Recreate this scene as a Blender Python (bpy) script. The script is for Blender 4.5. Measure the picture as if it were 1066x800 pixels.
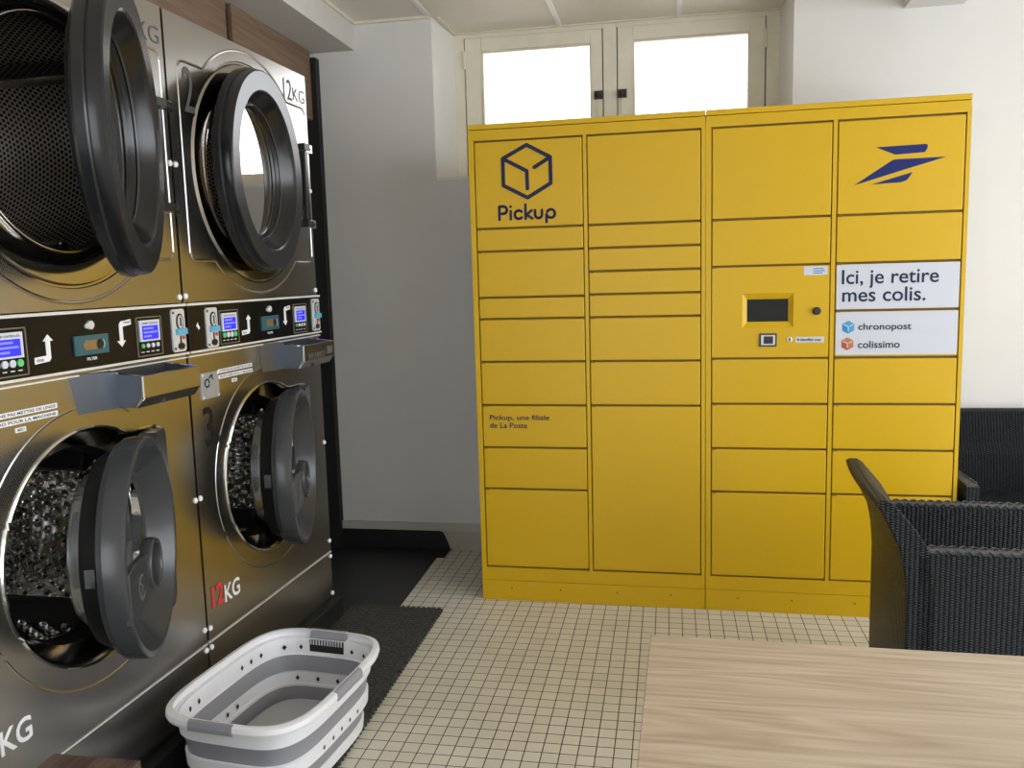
import bpy, bmesh, math, random
from mathutils import Vector, Matrix
from math import pi, sin, cos, radians, sqrt, atan2
for o in list(bpy.data.objects): bpy.data.objects.remove(o)
S = bpy.context.scene
COL = S.collection
random.seed(4)

# ------------------------------------------------------------------ camera, light, exposure
cam = bpy.data.cameras.new('camera'); CAM = bpy.data.objects.new('camera', cam); COL.objects.link(CAM)
cam.sensor_fit = 'HORIZONTAL'; cam.sensor_width = 36.0; cam.lens = 36.0 * 890.844 / 1066.0
cam.clip_start = 0.02
rx, ry, rz = 1.4442, 0.0273, 0.1812
R3 = Matrix.Rotation(rz, 3, 'Z') @ Matrix.Rotation(ry, 3, 'Y') @ Matrix.Rotation(rx, 3, 'X')
CAM.matrix_world = Matrix.Translation((0.8025, -3.4708, 1.3872)) @ R3.to_4x4()
S.camera = CAM

vs = S.view_settings
vs.view_transform = 'Standard'; vs.look = 'None'; vs.gamma = 1.0; vs.use_curve_mapping = False
vs.exposure = 0.07
S.cycles.use_denoising = True
S.cycles.max_bounces = 10
S.cycles.sample_clamp_indirect = 6.0

W = bpy.data.worlds.new('sky'); S.world = W; W.use_nodes = True
bg = W.node_tree.nodes['Background']
bg.inputs[0].default_value = (0.90, 0.95, 1.0, 1); bg.inputs[1].default_value = 4.0

def area(name, loc, rot, sx, sy, power, col):
    l = bpy.data.lights.new(name, 'AREA'); l.shape = 'RECTANGLE'; l.size = sx; l.size_y = sy
    l.energy = power; l.color = col
    o = bpy.data.objects.new(name, l); COL.objects.link(o); o.location = loc; o.rotation_euler = rot
    return o
# daylight entering through the shop window in the right-hand wall and through the back window
area('shop_window_daylight', (4.45, -2.95, 2.35), (0, radians(58), 0), 2.6, 6.0, 93, (0.93, 0.97, 1.0))
area('back_window_daylight', (0.52, 1.13, 2.2), (radians(-90), 0, 0), 1.5, 0.66, 8, (0.95, 0.98, 1.0))

# ------------------------------------------------------------------ materials
def _nt(name):
    m = bpy.data.materials.new(name); m.use_nodes = True
    nt = m.node_tree; b = nt.nodes['Principled BSDF']
    return m, nt, b
def N(nt, t, **k):
    n = nt.nodes.new(t)
    for a, v in k.items(): setattr(n, a, v)
    return n
def mat(name, col, rough=0.5, metal=0.0, spec=0.5, noise=0.0, nscale=30, bump=0.0, bscale=200, emit=None, es=1.0, coat=0.0):
    m, nt, b = _nt(name)
    c = tuple(col) + (1,)
    b.inputs['Base Color'].default_value = c
    b.inputs['Roughness'].default_value = rough; b.inputs['Metallic'].default_value = metal
    b.inputs['Specular IOR Level'].default_value = spec
    b.inputs['Coat Weight'].default_value = coat
    tc = N(nt, 'ShaderNodeTexCoord')
    if noise > 0:
        n = N(nt, 'ShaderNodeTexNoise'); n.inputs['Scale'].default_value = nscale; n.inputs['Detail'].default_value = 4
        nt.links.new(tc.outputs['Object'], n.inputs['Vector'])
        mx = N(nt, 'ShaderNodeMix', data_type='RGBA')
        mx.inputs[6].default_value = tuple(x * (1 - noise) for x in col) + (1,)
        mx.inputs[7].default_value = tuple(min(1, x * (1 + noise)) for x in col) + (1,)
        nt.links.new(n.outputs['Fac'], mx.inputs[0]); nt.links.new(mx.outputs[2], b.inputs['Base Color'])
    if bump > 0:
        n = N(nt, 'ShaderNodeTexNoise'); n.inputs['Scale'].default_value = bscale; n.inputs['Detail'].default_value = 3
        nt.links.new(tc.outputs['Object'], n.inputs['Vector'])
        bp = N(nt, 'ShaderNodeBump'); bp.inputs['Strength'].default_value = bump; bp.inputs['Distance'].default_value = 0.002
        nt.links.new(n.outputs['Fac'], bp.inputs['Height']); nt.links.new(bp.outputs[0], b.inputs['Normal'])
    if emit:
        b.inputs['Emission Color'].default_value = tuple(emit) + (1,); b.inputs['Emission Strength'].default_value = es
    return m
def math_(nt, op, a, b=None, c=None):
    n = N(nt, 'ShaderNodeMath', operation=op)
    for i, v in enumerate((a, b, c)):
        if v is None: continue
        if isinstance(v, (int, float)): n.inputs[i].default_value = v
        else: nt.links.new(v, n.inputs[i])
    return n.outputs[0]

def mat_tiles():
    m, nt, b = _nt('floor_tiles')
    g = N(nt, 'ShaderNodeNewGeometry'); s = N(nt, 'ShaderNodeSeparateXYZ'); nt.links.new(g.outputs['Position'], s.inputs[0])
    T = 0.052
    ux = math_(nt, 'DIVIDE', math_(nt, 'SUBTRACT', s.outputs[0], 0.8965), T)
    uy = math_(nt, 'DIVIDE', math_(nt, 'SUBTRACT', s.outputs[1], -1.2064), T)
    fx = math_(nt, 'ABSOLUTE', math_(nt, 'SUBTRACT', math_(nt, 'FRACT', ux), 0.5))
    fy = math_(nt, 'ABSOLUTE', math_(nt, 'SUBTRACT', math_(nt, 'FRACT', uy), 0.5))
    e = math_(nt, 'MAXIMUM', fx, fy)
    grout = math_(nt, 'GREATER_THAN', e, 0.468)
    cv = N(nt, 'ShaderNodeCombineXYZ')
    nt.links.new(math_(nt, 'FLOOR', ux), cv.inputs[0]); nt.links.new(math_(nt, 'FLOOR', uy), cv.inputs[1])
    wn = N(nt, 'ShaderNodeTexWhiteNoise'); nt.links.new(cv.outputs[0], wn.inputs[0])
    ramp = N(nt, 'ShaderNodeMix', data_type='RGBA')
    ramp.inputs[6].default_value = (0.74, 0.69, 0.58, 1); ramp.inputs[7].default_value = (0.80, 0.75, 0.645, 1)
    nt.links.new(wn.outputs[0], ramp.inputs[0])
    no = N(nt, 'ShaderNodeTexNoise'); no.inputs['Scale'].default_value = 3.0; no.inputs['Detail'].default_value = 5
    nt.links.new(g.outputs['Position'], no.inputs['Vector'])
    d = N(nt, 'ShaderNodeMix', data_type='RGBA', blend_type='MULTIPLY'); d.inputs[0].default_value = 0.25
    nt.links.new(ramp.outputs[2], d.inputs[6]); nt.links.new(no.outputs['Fac'], d.inputs[7])
    mx = N(nt, 'ShaderNodeMix', data_type='RGBA'); mx.inputs[7].default_value = (0.05, 0.042, 0.035, 1)
    nt.links.new(d.outputs[2], mx.inputs[6]); nt.links.new(grout, mx.inputs[0])
    nt.links.new(mx.outputs[2], b.inputs['Base Color'])
    b.inputs['Roughness'].default_value = 0.42
    bp = N(nt, 'ShaderNodeBump', invert=True); bp.inputs['Strength'].default_value = 0.5; bp.inputs['Distance'].default_value = 0.002
    nt.links.new(grout, bp.inputs['Height']); nt.links.new(bp.outputs[0], b.inputs['Normal'])
    return m
def mat_wood(name, c0, c1, c2, axis=0, sc=1.0, rough=0.45):
    m, nt, b = _nt(name)
    tc = N(nt, 'ShaderNodeTexCoord'); mp = N(nt, 'ShaderNodeMapping')
    nt.links.new(tc.outputs['Object'], mp.inputs['Vector'])
    v = [9 * sc] * 3; v[axis] = 0.9 * sc
    mp.inputs['Scale'].default_value = v
    n1 = N(nt, 'ShaderNodeTexNoise'); n1.inputs['Scale'].default_value = 1.0; n1.inputs['Detail'].default_value = 3; n1.inputs['Distortion'].default_value = 0.6
    nt.links.new(mp.outputs[0], n1.inputs['Vector'])
    mp2 = N(nt, 'ShaderNodeMapping'); nt.links.new(tc.outputs['Object'], mp2.inputs['Vector'])
    v = [120 * sc] * 3; v[axis] = 3.5 * sc
    mp2.inputs['Scale'].default_value = v
    n2 = N(nt, 'ShaderNodeTexNoise'); n2.inputs['Scale'].default_value = 1.0; n2.inputs['Detail'].default_value = 5
    nt.links.new(mp2.outputs[0], n2.inputs['Vector'])
    # contour rings: cathedral figure
    w = math_(nt, 'FRACT', math_(nt, 'MULTIPLY', n1.outputs['Fac'], 9.0))
    w = math_(nt, 'ABSOLUTE', math_(nt, 'SUBTRACT', w, 0.5))
    k = math_(nt, 'ADD', math_(nt, 'MULTIPLY', w, 0.7), math_(nt, 'MULTIPLY', n2.outputs['Fac'], 0.9))
    r = N(nt, 'ShaderNodeValToRGB'); nt.links.new(k, r.inputs[0])
    r.color_ramp.elements[0].position = 0.28; r.color_ramp.elements[0].color = tuple(c0) + (1,)
    r.color_ramp.elements[1].position = 0.88; r.color_ramp.elements[1].color = tuple(c2) + (1,)
    el = r.color_ramp.elements.new(0.58); el.color = tuple(c1) + (1,)
    nt.links.new(r.outputs[0], b.inputs['Base Color'])
    b.inputs['Roughness'].default_value = rough
    bp = N(nt, 'ShaderNodeBump'); bp.inputs['Strength'].default_value = 0.08; bp.inputs['Distance'].default_value = 0.001
    nt.links.new(n2.outputs['Fac'], bp.inputs['Height']); nt.links.new(bp.outputs[0], b.inputs['Normal'])
    return m
def mat_steel(name, col, rough=0.16, streak=0.02):
    m, nt, b = _nt(name)
    b.inputs['Metallic'].default_value = 1.0
    b.inputs['Base Color'].default_value = tuple(col) + (1,)
    tc = N(nt, 'ShaderNodeTexCoord')
    n2 = N(nt, 'ShaderNodeTexNoise'); n2.inputs['Scale'].default_value = 2.2; n2.inputs['Detail'].default_value = 1
    nt.links.new(tc.outputs['Object'], n2.inputs['Vector'])
    rr = math_(nt, 'ADD', rough - streak, math_(nt, 'MULTIPLY', n2.outputs['Fac'], streak * 2))
    nt.links.new(rr, b.inputs['Roughness'])
    bp = N(nt, 'ShaderNodeBump'); bp.inputs['Strength'].default_value = 0.12; bp.inputs['Distance'].default_value = 0.006
    nt.links.new(n2.outputs['Fac'], bp.inputs['Height']); nt.links.new(bp.outputs[0], b.inputs['Normal'])
    return m
def mat_weave(name, c_hi, c_lo, pu=0.0125, pv=0.0068):
    m, nt, b = _nt(name)
    uv = N(nt, 'ShaderNodeUVMap'); s = N(nt, 'ShaderNodeSeparateXYZ'); nt.links.new(uv.outputs[0], s.inputs[0])
    u = math_(nt, 'DIVIDE', s.outputs[0], pu)
    par = math_(nt, 'MULTIPLY', math_(nt, 'ABSOLUTE', math_(nt, 'MODULO', math_(nt, 'FLOOR', u), 2.0)), 0.5)
    v = math_(nt, 'ADD', math_(nt, 'DIVIDE', s.outputs[1], pv), par)
    su = math_(nt, 'SINE', math_(nt, 'MULTIPLY', math_(nt, 'FRACT', u), pi))
    sv = math_(nt, 'SINE', math_(nt, 'MULTIPLY', math_(nt, 'FRACT', v), pi))
    h = math_(nt, 'MULTIPLY', math_(nt, 'POWER', su, 0.7), sv)
    mx = N(nt, 'ShaderNodeMix', data_type='RGBA'); mx.inputs[6].default_value = tuple(c_lo) + (1,); mx.inputs[7].default_value = tuple(c_hi) + (1,)
    nt.links.new(math_(nt, 'POWER', h, 1.6), mx.inputs[0]); nt.links.new(mx.outputs[2], b.inputs['Base Color'])
    b.inputs['Roughness'].default_value = 0.4; b.inputs['Specular IOR Level'].default_value = 0.22
    bp = N(nt, 'ShaderNodeBump'); bp.inputs['Strength'].default_value = 1.0; bp.inputs['Distance'].default_value = 0.004
    nt.links.new(h, bp.inputs['Height']); nt.links.new(bp.outputs[0], b.inputs['Normal'])
    return m
def mat_perf():          # perforated drum sheet: round holes in a hexagonal pattern, UV in metres
    m, nt, b = _nt('perforated_steel')
    uv = N(nt, 'ShaderNodeUVMap'); s = N(nt, 'ShaderNodeSeparateXYZ'); nt.links.new(uv.outputs[0], s.inputs[0])
    P = 0.0145
    def cell(ox, oy):
        a = math_(nt, 'SUBTRACT', math_(nt, 'FRACT', math_(nt, 'ADD', math_(nt, 'DIVIDE', s.outputs[0], P), ox)), 0.5)
        c = math_(nt, 'MULTIPLY', math_(nt, 'SUBTRACT', math_(nt, 'FRACT', math_(nt, 'ADD', math_(nt, 'DIVIDE', s.outputs[1], P * 1.732), oy)), 0.5), 1.732)
        return math_(nt, 'SQRT', math_(nt, 'ADD', math_(nt, 'MULTIPLY', a, a), math_(nt, 'MULTIPLY', c, c)))
    d = math_(nt, 'MINIMUM', cell(0, 0), cell(0.5, 0.5))
    hole = math_(nt, 'LESS_THAN', d, 0.33)
    mx = N(nt, 'ShaderNodeMix', data_type='RGBA'); mx.inputs[6].default_value = (0.74, 0.71, 0.66, 1); mx.inputs[7].default_value = (0.006, 0.006, 0.006, 1)
    nt.links.new(hole, mx.inputs[0]); nt.links.new(mx.outputs[2], b.inputs['Base Color'])
    nt.links.new(math_(nt, 'SUBTRACT', 1.0, hole), b.inputs['Metallic']); b.inputs['Roughness'].default_value = 0.3
    return m
def mat_glass(name, tint, trans=0.55, body=None):
    m, nt, b = _nt(name)
    out = nt.nodes['Material Output']
    t = N(nt, 'ShaderNodeBsdfTransparent'); t.inputs[0].default_value = tuple(x * trans for x in tint) + (1,)
    g = N(nt, 'ShaderNodeBsdfGlossy'); g.inputs['Roughness'].default_value = 0.02
    f = N(nt, 'ShaderNodeFresnel'); f.inputs['IOR'].default_value = 1.55
    k = math_(nt, 'MINIMUM', math_(nt, 'MULTIPLY', f.outputs[0], 1.3 if body else 1.6), 1.0)
    mx = N(nt, 'ShaderNodeMixShader'); nt.links.new(k, mx.inputs[0])
    src = t.outputs[0]
    if body:
        df = N(nt, 'ShaderNodeBsdfDiffuse'); df.inputs[0].default_value = tuple(body) + (1,)
        m2 = N(nt, 'ShaderNodeMixShader'); m2.inputs[0].default_value = 0.45; nt.links.new(src, m2.inputs[1]); nt.links.new(df.outputs[0], m2.inputs[2]); src = m2.outputs[0]
    nt.links.new(src, mx.inputs[1]); nt.links.new(g.outputs[0], mx.inputs[2]); nt.links.new(mx.outputs[0], out.inputs[0])
    return m
def mat_rubber():
    m, nt, b = _nt('black_rubber_mat')
    tc = N(nt, 'ShaderNodeTexCoord')
    v = N(nt, 'ShaderNodeTexVoronoi'); v.inputs['Scale'].default_value = 55; v.inputs['Randomness'].default_value = 0.35
    nt.links.new(tc.outputs['Object'], v.inputs['Vector'])
    mx = N(nt, 'ShaderNodeMix', data_type='RGBA'); mx.inputs[6].default_value = (0.085, 0.085, 0.080, 1); mx.inputs[7].default_value = (0.030, 0.030, 0.028, 1)
    k = math_(nt, 'MULTIPLY', v.outputs['Distance'], 1.6)
    nt.links.new(k, mx.inputs[0]); nt.links.new(mx.outputs[2], b.inputs['Base Color'])
    b.inputs['Roughness'].default_value = 0.6
    bp = N(nt, 'ShaderNodeBump', invert=True); bp.inputs['Strength'].default_value = 0.9; bp.inputs['Distance'].default_value = 0.004
    nt.links.new(v.outputs['Distance'], bp.inputs['Height']); nt.links.new(bp.outputs[0], b.inputs['Normal'])
    return m
def mat_brick():
    m, nt, b = _nt('red_brick')
    tc = N(nt, 'ShaderNodeTexCoord'); br = N(nt, 'ShaderNodeTexBrick')
    mp = N(nt, 'ShaderNodeMapping'); mp.inputs['Rotation'].default_value = (radians(90), 0, 0)
    nt.links.new(tc.outputs['Object'], mp.inputs['Vector']); nt.links.new(mp.outputs[0], br.inputs['Vector'])
    br.inputs['Scale'].default_value = 4; br.inputs['Color1'].default_value = (0.36, 0.10, 0.08, 1); br.inputs['Color2'].default_value = (0.25, 0.07, 0.06, 1)
    br.inputs['Mortar'].default_value = (0.5, 0.45, 0.4, 1)
    nt.links.new(br.outputs['Color'], b.inputs['Base Color']); b.inputs['Roughness'].default_value = 0.9
    return m

M = {}
M['tiles'] = mat_tiles()
M['wall'] = mat('painted_plaster', (0.69, 0.675, 0.65), 0.75, noise=0.04, nscale=6, bump=0.15, bscale=90)
M['white'] = mat('white_plaster', (0.80, 0.79, 0.75), 0.7, noise=0.03, nscale=8)
M['beam'] = mat('textured_beam_paint', (0.60, 0.57, 0.53), 0.85, noise=0.06, nscale=25, bump=0.6, bscale=260)
M['ceil'] = mat('mineral_ceiling_tile', (0.76, 0.71, 0.61), 0.9, noise=0.08, nscale=160, bump=0.35, bscale=220)
M['tbar'] = mat('ceiling_grid', (0.80, 0.80, 0.77), 0.5)
M['frame'] = mat('old_cream_paint', (0.74, 0.69, 0.56), 0.55, noise=0.08, nscale=14)
M['joint'] = mat('dark_joint', (0.05, 0.045, 0.04), 0.8)
M['blackpaint'] = mat('black_floor_paint', (0.012, 0.013, 0.013), 0.42, noise=0.35, nscale=5)
M['skirt'] = mat('skirting_tile', (0.42, 0.39, 0.33), 0.4, noise=0.05)
M['ledge'] = mat('skirting_ledge_paint', (0.50, 0.48, 0.44), 0.6)
M['yellow'] = mat('yellow_powder_coat', (0.57, 0.347, 0.005), 0.37, spec=0.32, noise=0.02, nscale=4, bump=0.05, bscale=900)
M['yellowgap'] = mat('yellow_inner_sheet', (0.16, 0.09, 0.008), 0.6)
M['navy'] = mat('navy_vinyl', (0.018, 0.026, 0.125), 0.4, spec=0.12)
M['navytext'] = mat('navy_print', (0.022, 0.026, 0.065), 0.5, spec=0.12)
M['blackprint'] = mat('black_print', (0.02, 0.02, 0.02), 0.5, spec=0.12)
M['sticker'] = mat('white_vinyl', (0.54, 0.55, 0.60), 0.5, spec=0.2)
M['cyan'] = mat('blue_print', (0.04, 0.22, 0.45), 0.4, spec=0.12)
M['cyan2'] = mat('light_blue_print', (0.08, 0.32, 0.54), 0.4, spec=0.12)
M['orange'] = mat('orange_print', (0.47, 0.17, 0.08), 0.4, spec=0.12)
M['orange2'] = mat('red_orange_print', (0.40, 0.085, 0.045), 0.4, spec=0.12)
M['black'] = mat('black_plastic', (0.012, 0.012, 0.013), 0.35)
M['matteblack'] = mat('matte_black', (0.008, 0.008, 0.008), 0.7)
M['screen'] = mat('dark_screen_glass', (0.018, 0.019, 0.019), 0.05, spec=0.22)
M['steel'] = mat_steel('brushed_stainless', (0.47, 0.455, 0.435), 0.26)
M['collar'] = mat_steel('polished_stainless', (0.55, 0.525, 0.48), 0.13, 0.02)
M['chrome'] = mat('chrome', (0.85, 0.84, 0.82), 0.10, 1.0)
M['drum'] = mat('drum_steel', (0.78, 0.77, 0.75), 0.09, 1.0)
M['perf'] = mat_perf()
M['panel'] = mat('black_control_panel', (0.008, 0.0075, 0.007), 0.16, spec=0.22)
M['line'] = mat('grey_outline', (0.16, 0.14, 0.10), 0.4)
M['lcd'] = mat('blue_lcd', (0.02, 0.02, 0.3), 0.2, emit=(0.035, 0.03, 1.0), es=0.75)
M['lcdtext'] = mat('lcd_text', (0.1, 0.12, 0.5), 0.3, emit=(0.25, 0.28, 1.0), es=0.6)
M['bezel'] = mat('silver_bezel', (0.62, 0.64, 0.70), 0.35)
M['decal'] = mat('white_decal', (0.80, 0.80, 0.80), 0.4)
M['green'] = mat('green_button', (0.10, 0.55, 0.20), 0.35)
M['teal'] = mat('teal_plastic', (0.035, 0.11, 0.14), 0.3)
M['slot'] = mat('brass_slot', (0.35, 0.25, 0.12), 0.35, 0.6)
M['coin'] = mat('coin_plate_steel', (0.66, 0.66, 0.65), 0.35, 0.25)
M['alu'] = mat('bright_aluminium', (0.80, 0.80, 0.79), 0.35, 0.35)
M['coinblue'] = mat('light_blue_button', (0.11, 0.40, 0.58), 0.3)
M['red'] = mat('red_vinyl', (0.62, 0.04, 0.045), 0.4)
M['greyvinyl'] = mat('grey_vinyl', (0.11, 0.105, 0.10), 0.5, spec=0.2)
M['darkvinyl'] = mat('dark_vinyl', (0.018, 0.014, 0.012), 0.5, spec=0.12)
M['plate'] = mat('galvanised_plate', (0.42, 0.44, 0.46), 0.4, 0.5, noise=0.15, nscale=60)
M['drawer'] = mat('dark_blue_steel', (0.15, 0.165, 0.19), 0.28, 0.8)
M['doorblack'] = mat('dryer_door_black', (0.010, 0.0105, 0.012), 0.24)
M['doorgrey'] = mat('washer_door_grey', (0.040, 0.042, 0.045), 0.24, spec=0.5)
M['seal'] = mat('rubber_seal', (0.006, 0.006, 0.006), 0.5, spec=0.15)
M['glass'] = mat_glass('dark_door_glass', (0.75, 0.72, 0.68), 0.5)
M['bowl'] = mat_glass('glass_bowl', (0.85, 0.86, 0.87), 0.45, (0.16, 0.165, 0.17))
M['pane'] = mat_glass('window_pane', (1, 1, 1), 0.95)
M['screw'] = mat('white_screw_cap', (0.82, 0.82, 0.80), 0.4)
M['basketw'] = mat('white_plastic', (0.80, 0.80, 0.83), 0.38)
M['basketg'] = mat('grey_soft_rubber', (0.27, 0.27, 0.30), 0.5)
M['basketl'] = mat('light_grey_plastic', (0.55, 0.55, 0.57), 0.45)
M['mat'] = mat_rubber()
M['oak'] = mat_wood('light_oak_laminate', (0.36, 0.275, 0.195), (0.47, 0.372, 0.272), (0.57, 0.465, 0.355), 0, 1.0, 0.42)
M['panelwood'] = mat_wood('brown_laminate', (0.145, 0.085, 0.05), (0.185, 0.115, 0.07), (0.23, 0.15, 0.095), 1, 0.8, 0.45)
M['darkwood'] = mat_wood('dark_brown_wood', (0.055, 0.032, 0.024), (0.10, 0.062, 0.047), (0.17, 0.11, 0.085), 1, 1.0, 0.4)
M['weave'] = mat_weave('black_wicker', (0.040, 0.046, 0.055), (0.002, 0.002, 0.0025))
M['weavelight'] = mat('wicker_braid', (0.035, 0.038, 0.042), 0.4)
M['darkmetal'] = mat('dark_metal', (0.05, 0.05, 0.05), 0.4, 0.6)
M['brick'] = mat_brick()
M['facade'] = mat('pale_render', (0.85, 0.85, 0.84), 0.9)

# ------------------------------------------------------------------ mesh builder
class MB:
    def __init__(s): s.v = []; s.f = []; s.m = []; s.sm = []
    def add(s, vs_, fs_, mi=0, smooth=False):
        b = len(s.v); s.v += [tuple(x) for x in vs_]
        for f in fs_: s.f.append([b + i for i in f]); s.m.append(mi); s.sm.append(smooth)
        return s
    def box(s, a, b, mi=0):
        x0, y0, z0 = a; x1, y1, z1 = b
        v = [(x0, y0, z0), (x1, y0, z0), (x1, y1, z0), (x0, y1, z0), (x0, y0, z1), (x1, y0, z1), (x1, y1, z1), (x0, y1, z1)]
        return s.add(v, [(0, 3, 2, 1), (4, 5, 6, 7), (0, 1, 5, 4), (1, 2, 6, 5), (2, 3, 7, 6), (3, 0, 4, 7)], mi)
    def prism(s, pts, d0, d1, mp, mi=0, smooth=False):
        """polygon pts (a,b) extruded from depth d0 to d1; mp(a,b,d)->xyz"""
        n = len(pts)
        v = [mp(a, b, d0) for a, b in pts] + [mp(a, b, d1) for a, b in pts]
        s.add(v, [list(range(n))[::-1], list(range(n, 2 * n))], mi)
        s.add(v, [(i, (i + 1) % n, n + (i + 1) % n, n + i) for i in range(n)], mi, smooth)
        return s
    def rings(s, rs, mi=0, closed=True, smooth=True, cap0=False, cap1=False):
        n = len(rs[0]); v = [p for r in rs for p in r]; f = []
        for k in range(len(rs) - 1):
            for i in range(n if closed else n - 1):
                j = (i + 1) % n
                f.append((k * n + i, k * n + j, (k + 1) * n + j, (k + 1) * n + i))
        s.add(v, f, mi, smooth)
        if cap0: s.add(rs[0], [list(range(n))[::-1]], mi)
        if cap1: s.add(rs[-1], [list(range(n))], mi)
        return s
    def lathe_x(s, prof, c=(0, 0), n=64, mi=0, cap=False, smooth=True):
        """profile of (x, r), revolved about the x axis through y,z = c"""
        rs = [[(x, c[0] + r * cos(2 * pi * i / n), c[1] + r * sin(2 * pi * i / n)) for i in range(n)] for x, r in prof]
        return s.rings(rs, mi, True, smooth, cap0=cap, cap1=cap)
    def tube(s, path, r, n=6, mi=0, closed=False):
        P = [Vector(p) for p in path]; rs = []
        for i, p in enumerate(P):
            a = P[i - 1] if (i > 0 or closed) else p
            b = P[(i + 1) % len(P)] if (i < len(P) - 1 or closed) else p
            t = (b - a).normalized()
            up = Vector((0, 0, 1)) if abs(t.z) < 0.9 else Vector((1, 0, 0))
            u = t.cross(up).normalized(); w = t.cross(u)
            rs.append([tuple(p + (u * cos(2 * pi * k / n) + w * sin(2 * pi * k / n)) * r) for k in range(n)])
        if closed: rs.append(rs[0])
        return s.rings(rs, mi, True, True, cap0=not closed, cap1=not closed)
    def ball(s, c, r, mi=0, nu=8, nv=5, sx=1, sy=1, sz=1):
        rs = [[(c[0] + sx * r * sin(pi * (k + .001) / nv) * cos(2 * pi * i / nu), c[1] + sy * r * sin(pi * (k + .001) / nv) * sin(2 * pi * i / nu), c[2] + sz * r * cos(pi * (k + .001) / nv)) for i in range(nu)] for k in range(nv + 1)]
        return s.rings(rs, mi)
    def build(s, name, mats, parent=None, bevel=0.0, uv=False, kind=None, label=None, fix=True, segs=2, sharp=28):
        me = bpy.data.meshes.new(name)
        me.from_pydata(s.v, [], s.f)
        if not isinstance(mats, (list, tuple)): mats = [mats]
        for m in mats: me.materials.append(m)
        for p, mi, sm in zip(me.polygons, s.m, s.sm): p.material_index = mi; p.use_smooth = sm
        if fix:
            bm = bmesh.new(); bm.from_mesh(me)
            bmesh.ops.remove_doubles(bm, verts=bm.verts, dist=1e-6)
            bmesh.ops.recalc_face_normals(bm, faces=bm.faces)
            bm.to_mesh(me); bm.free()
        if uv:
            ul = me.uv_layers.new(name='UVMap')
            for p in me.polygons:
                nx, ny, nz = (abs(c) for c in p.normal)
                for li in p.loop_indices:
                    co = me.vertices[me.loops[li].vertex_index].co
                    if nz > nx and nz > ny: ul.data[li].uv = (co.x, co.y)
                    elif nx > ny: ul.data[li].uv = (co.y, co.z)
                    else: ul.data[li].uv = (co.x, co.z)
        me.validate(); me.update()
        if any(s.sm): me.set_sharp_from_angle(angle=radians(sharp))
        o = bpy.data.objects.new(name, me); COL.objects.link(o)
        if parent is not None: o.parent = parent
        if bevel > 0:
            b = o.modifiers.new('bevel', 'BEVEL'); b.width = bevel; b.segments = segs; b.limit_method = 'ANGLE'; b.angle_limit = radians(40)
        if kind: o['kind'] = kind
        if label: o['label'] = label
        return o
def thing(name, label, cat, loc=(0, 0, 0), rotz=0.0, group=None):
    o = bpy.data.objects.new(name, None); COL.objects.link(o); o.empty_display_size = 0.1
    o.location = loc; o.rotation_euler = (0, 0, rotz); o['label'] = label; o['category'] = cat
    if group: o['group'] = group
    return o
def tag(o, label, cat, group=None):
    o['label'] = label; o['category'] = cat
    if group: o['group'] = group
    return o
def poly_circle(c, r, n=24, a0=0, a1=2 * pi):
    return [(c[0] + r * cos(a0 + (a1 - a0) * i / n), c[1] + r * sin(a0 + (a1 - a0) * i / n)) for i in range(n)]
_tc = {}
def text_geo(txt, bold=0.0):
    """flat lettering geometry normalised to its own bounding box; returns verts(2D), faces"""
    if (txt, bold) in _tc: return _tc[(txt, bold)]
    cu = bpy.data.curves.new('lettering', 'FONT'); cu.body = txt; cu.size = 1.0; cu.offset = bold; cu.resolution_u = 4; cu.fill_mode = 'FRONT'
    o = bpy.data.objects.new('lettering', cu); COL.objects.link(o)
    dg = bpy.context.evaluated_depsgraph_get(); dg.update()
    me = o.evaluated_get(dg).to_mesh()
    v = [(p.co.x, p.co.y) for p in me.vertices]; f = [tuple(p.vertices) for p in me.polygons]
    o.evaluated_get(dg).to_mesh_clear()
    bpy.data.objects.remove(o); bpy.data.curves.remove(cu)
    x0 = min(a for a, b in v); x1 = max(a for a, b in v); y0 = min(b for a, b in v); y1 = max(b for a, b in v)
    v = [((a - x0) / (x1 - x0), (b - y0) / (y1 - y0)) for a, b in v]
    _tc[(txt, bold)] = (v, f)
    return v, f
def put_text(mb, txt, a0, a1, b0, b1, mp, mi=0, bold=0.0):
    """mp(a,b,0)->xyz ; text stretched into the rectangle a0..a1 x b0..b1"""
    v, f = text_geo(txt, bold)
    mb.add([mp(a0 + (a1 - a0) * x, b0 + (b1 - b0) * y, 0) for x, y in v], f, mi)
def words(name, txt, a0, a1, b0, b1, mp, m, parent, bold=0.0, gap=0.03):
    """one lettering part per word, all set on the same line"""
    v, f = text_geo(txt, bold)
    iv = sorted((min(v[i][0] for i in q), max(v[i][0] for i in q), k) for k, q in enumerate(f))
    groups = [[]]; end = iv[0][1]
    for lo, hi, k in iv:
        if lo - end > gap: groups.append([])
        groups[-1].append(k); end = max(end, hi)
    P = [mp(a0 + (a1 - a0) * x, b0 + (b1 - b0) * y, 0) for x, y in v]
    for g in groups:
        used = sorted({i for k in g for i in f[k]}); ix = {i: j for j, i in enumerate(used)}
        MB().add([P[i] for i in used], [[ix[i] for i in f[k]] for k in g], 0).build(name, m, parent)
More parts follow.
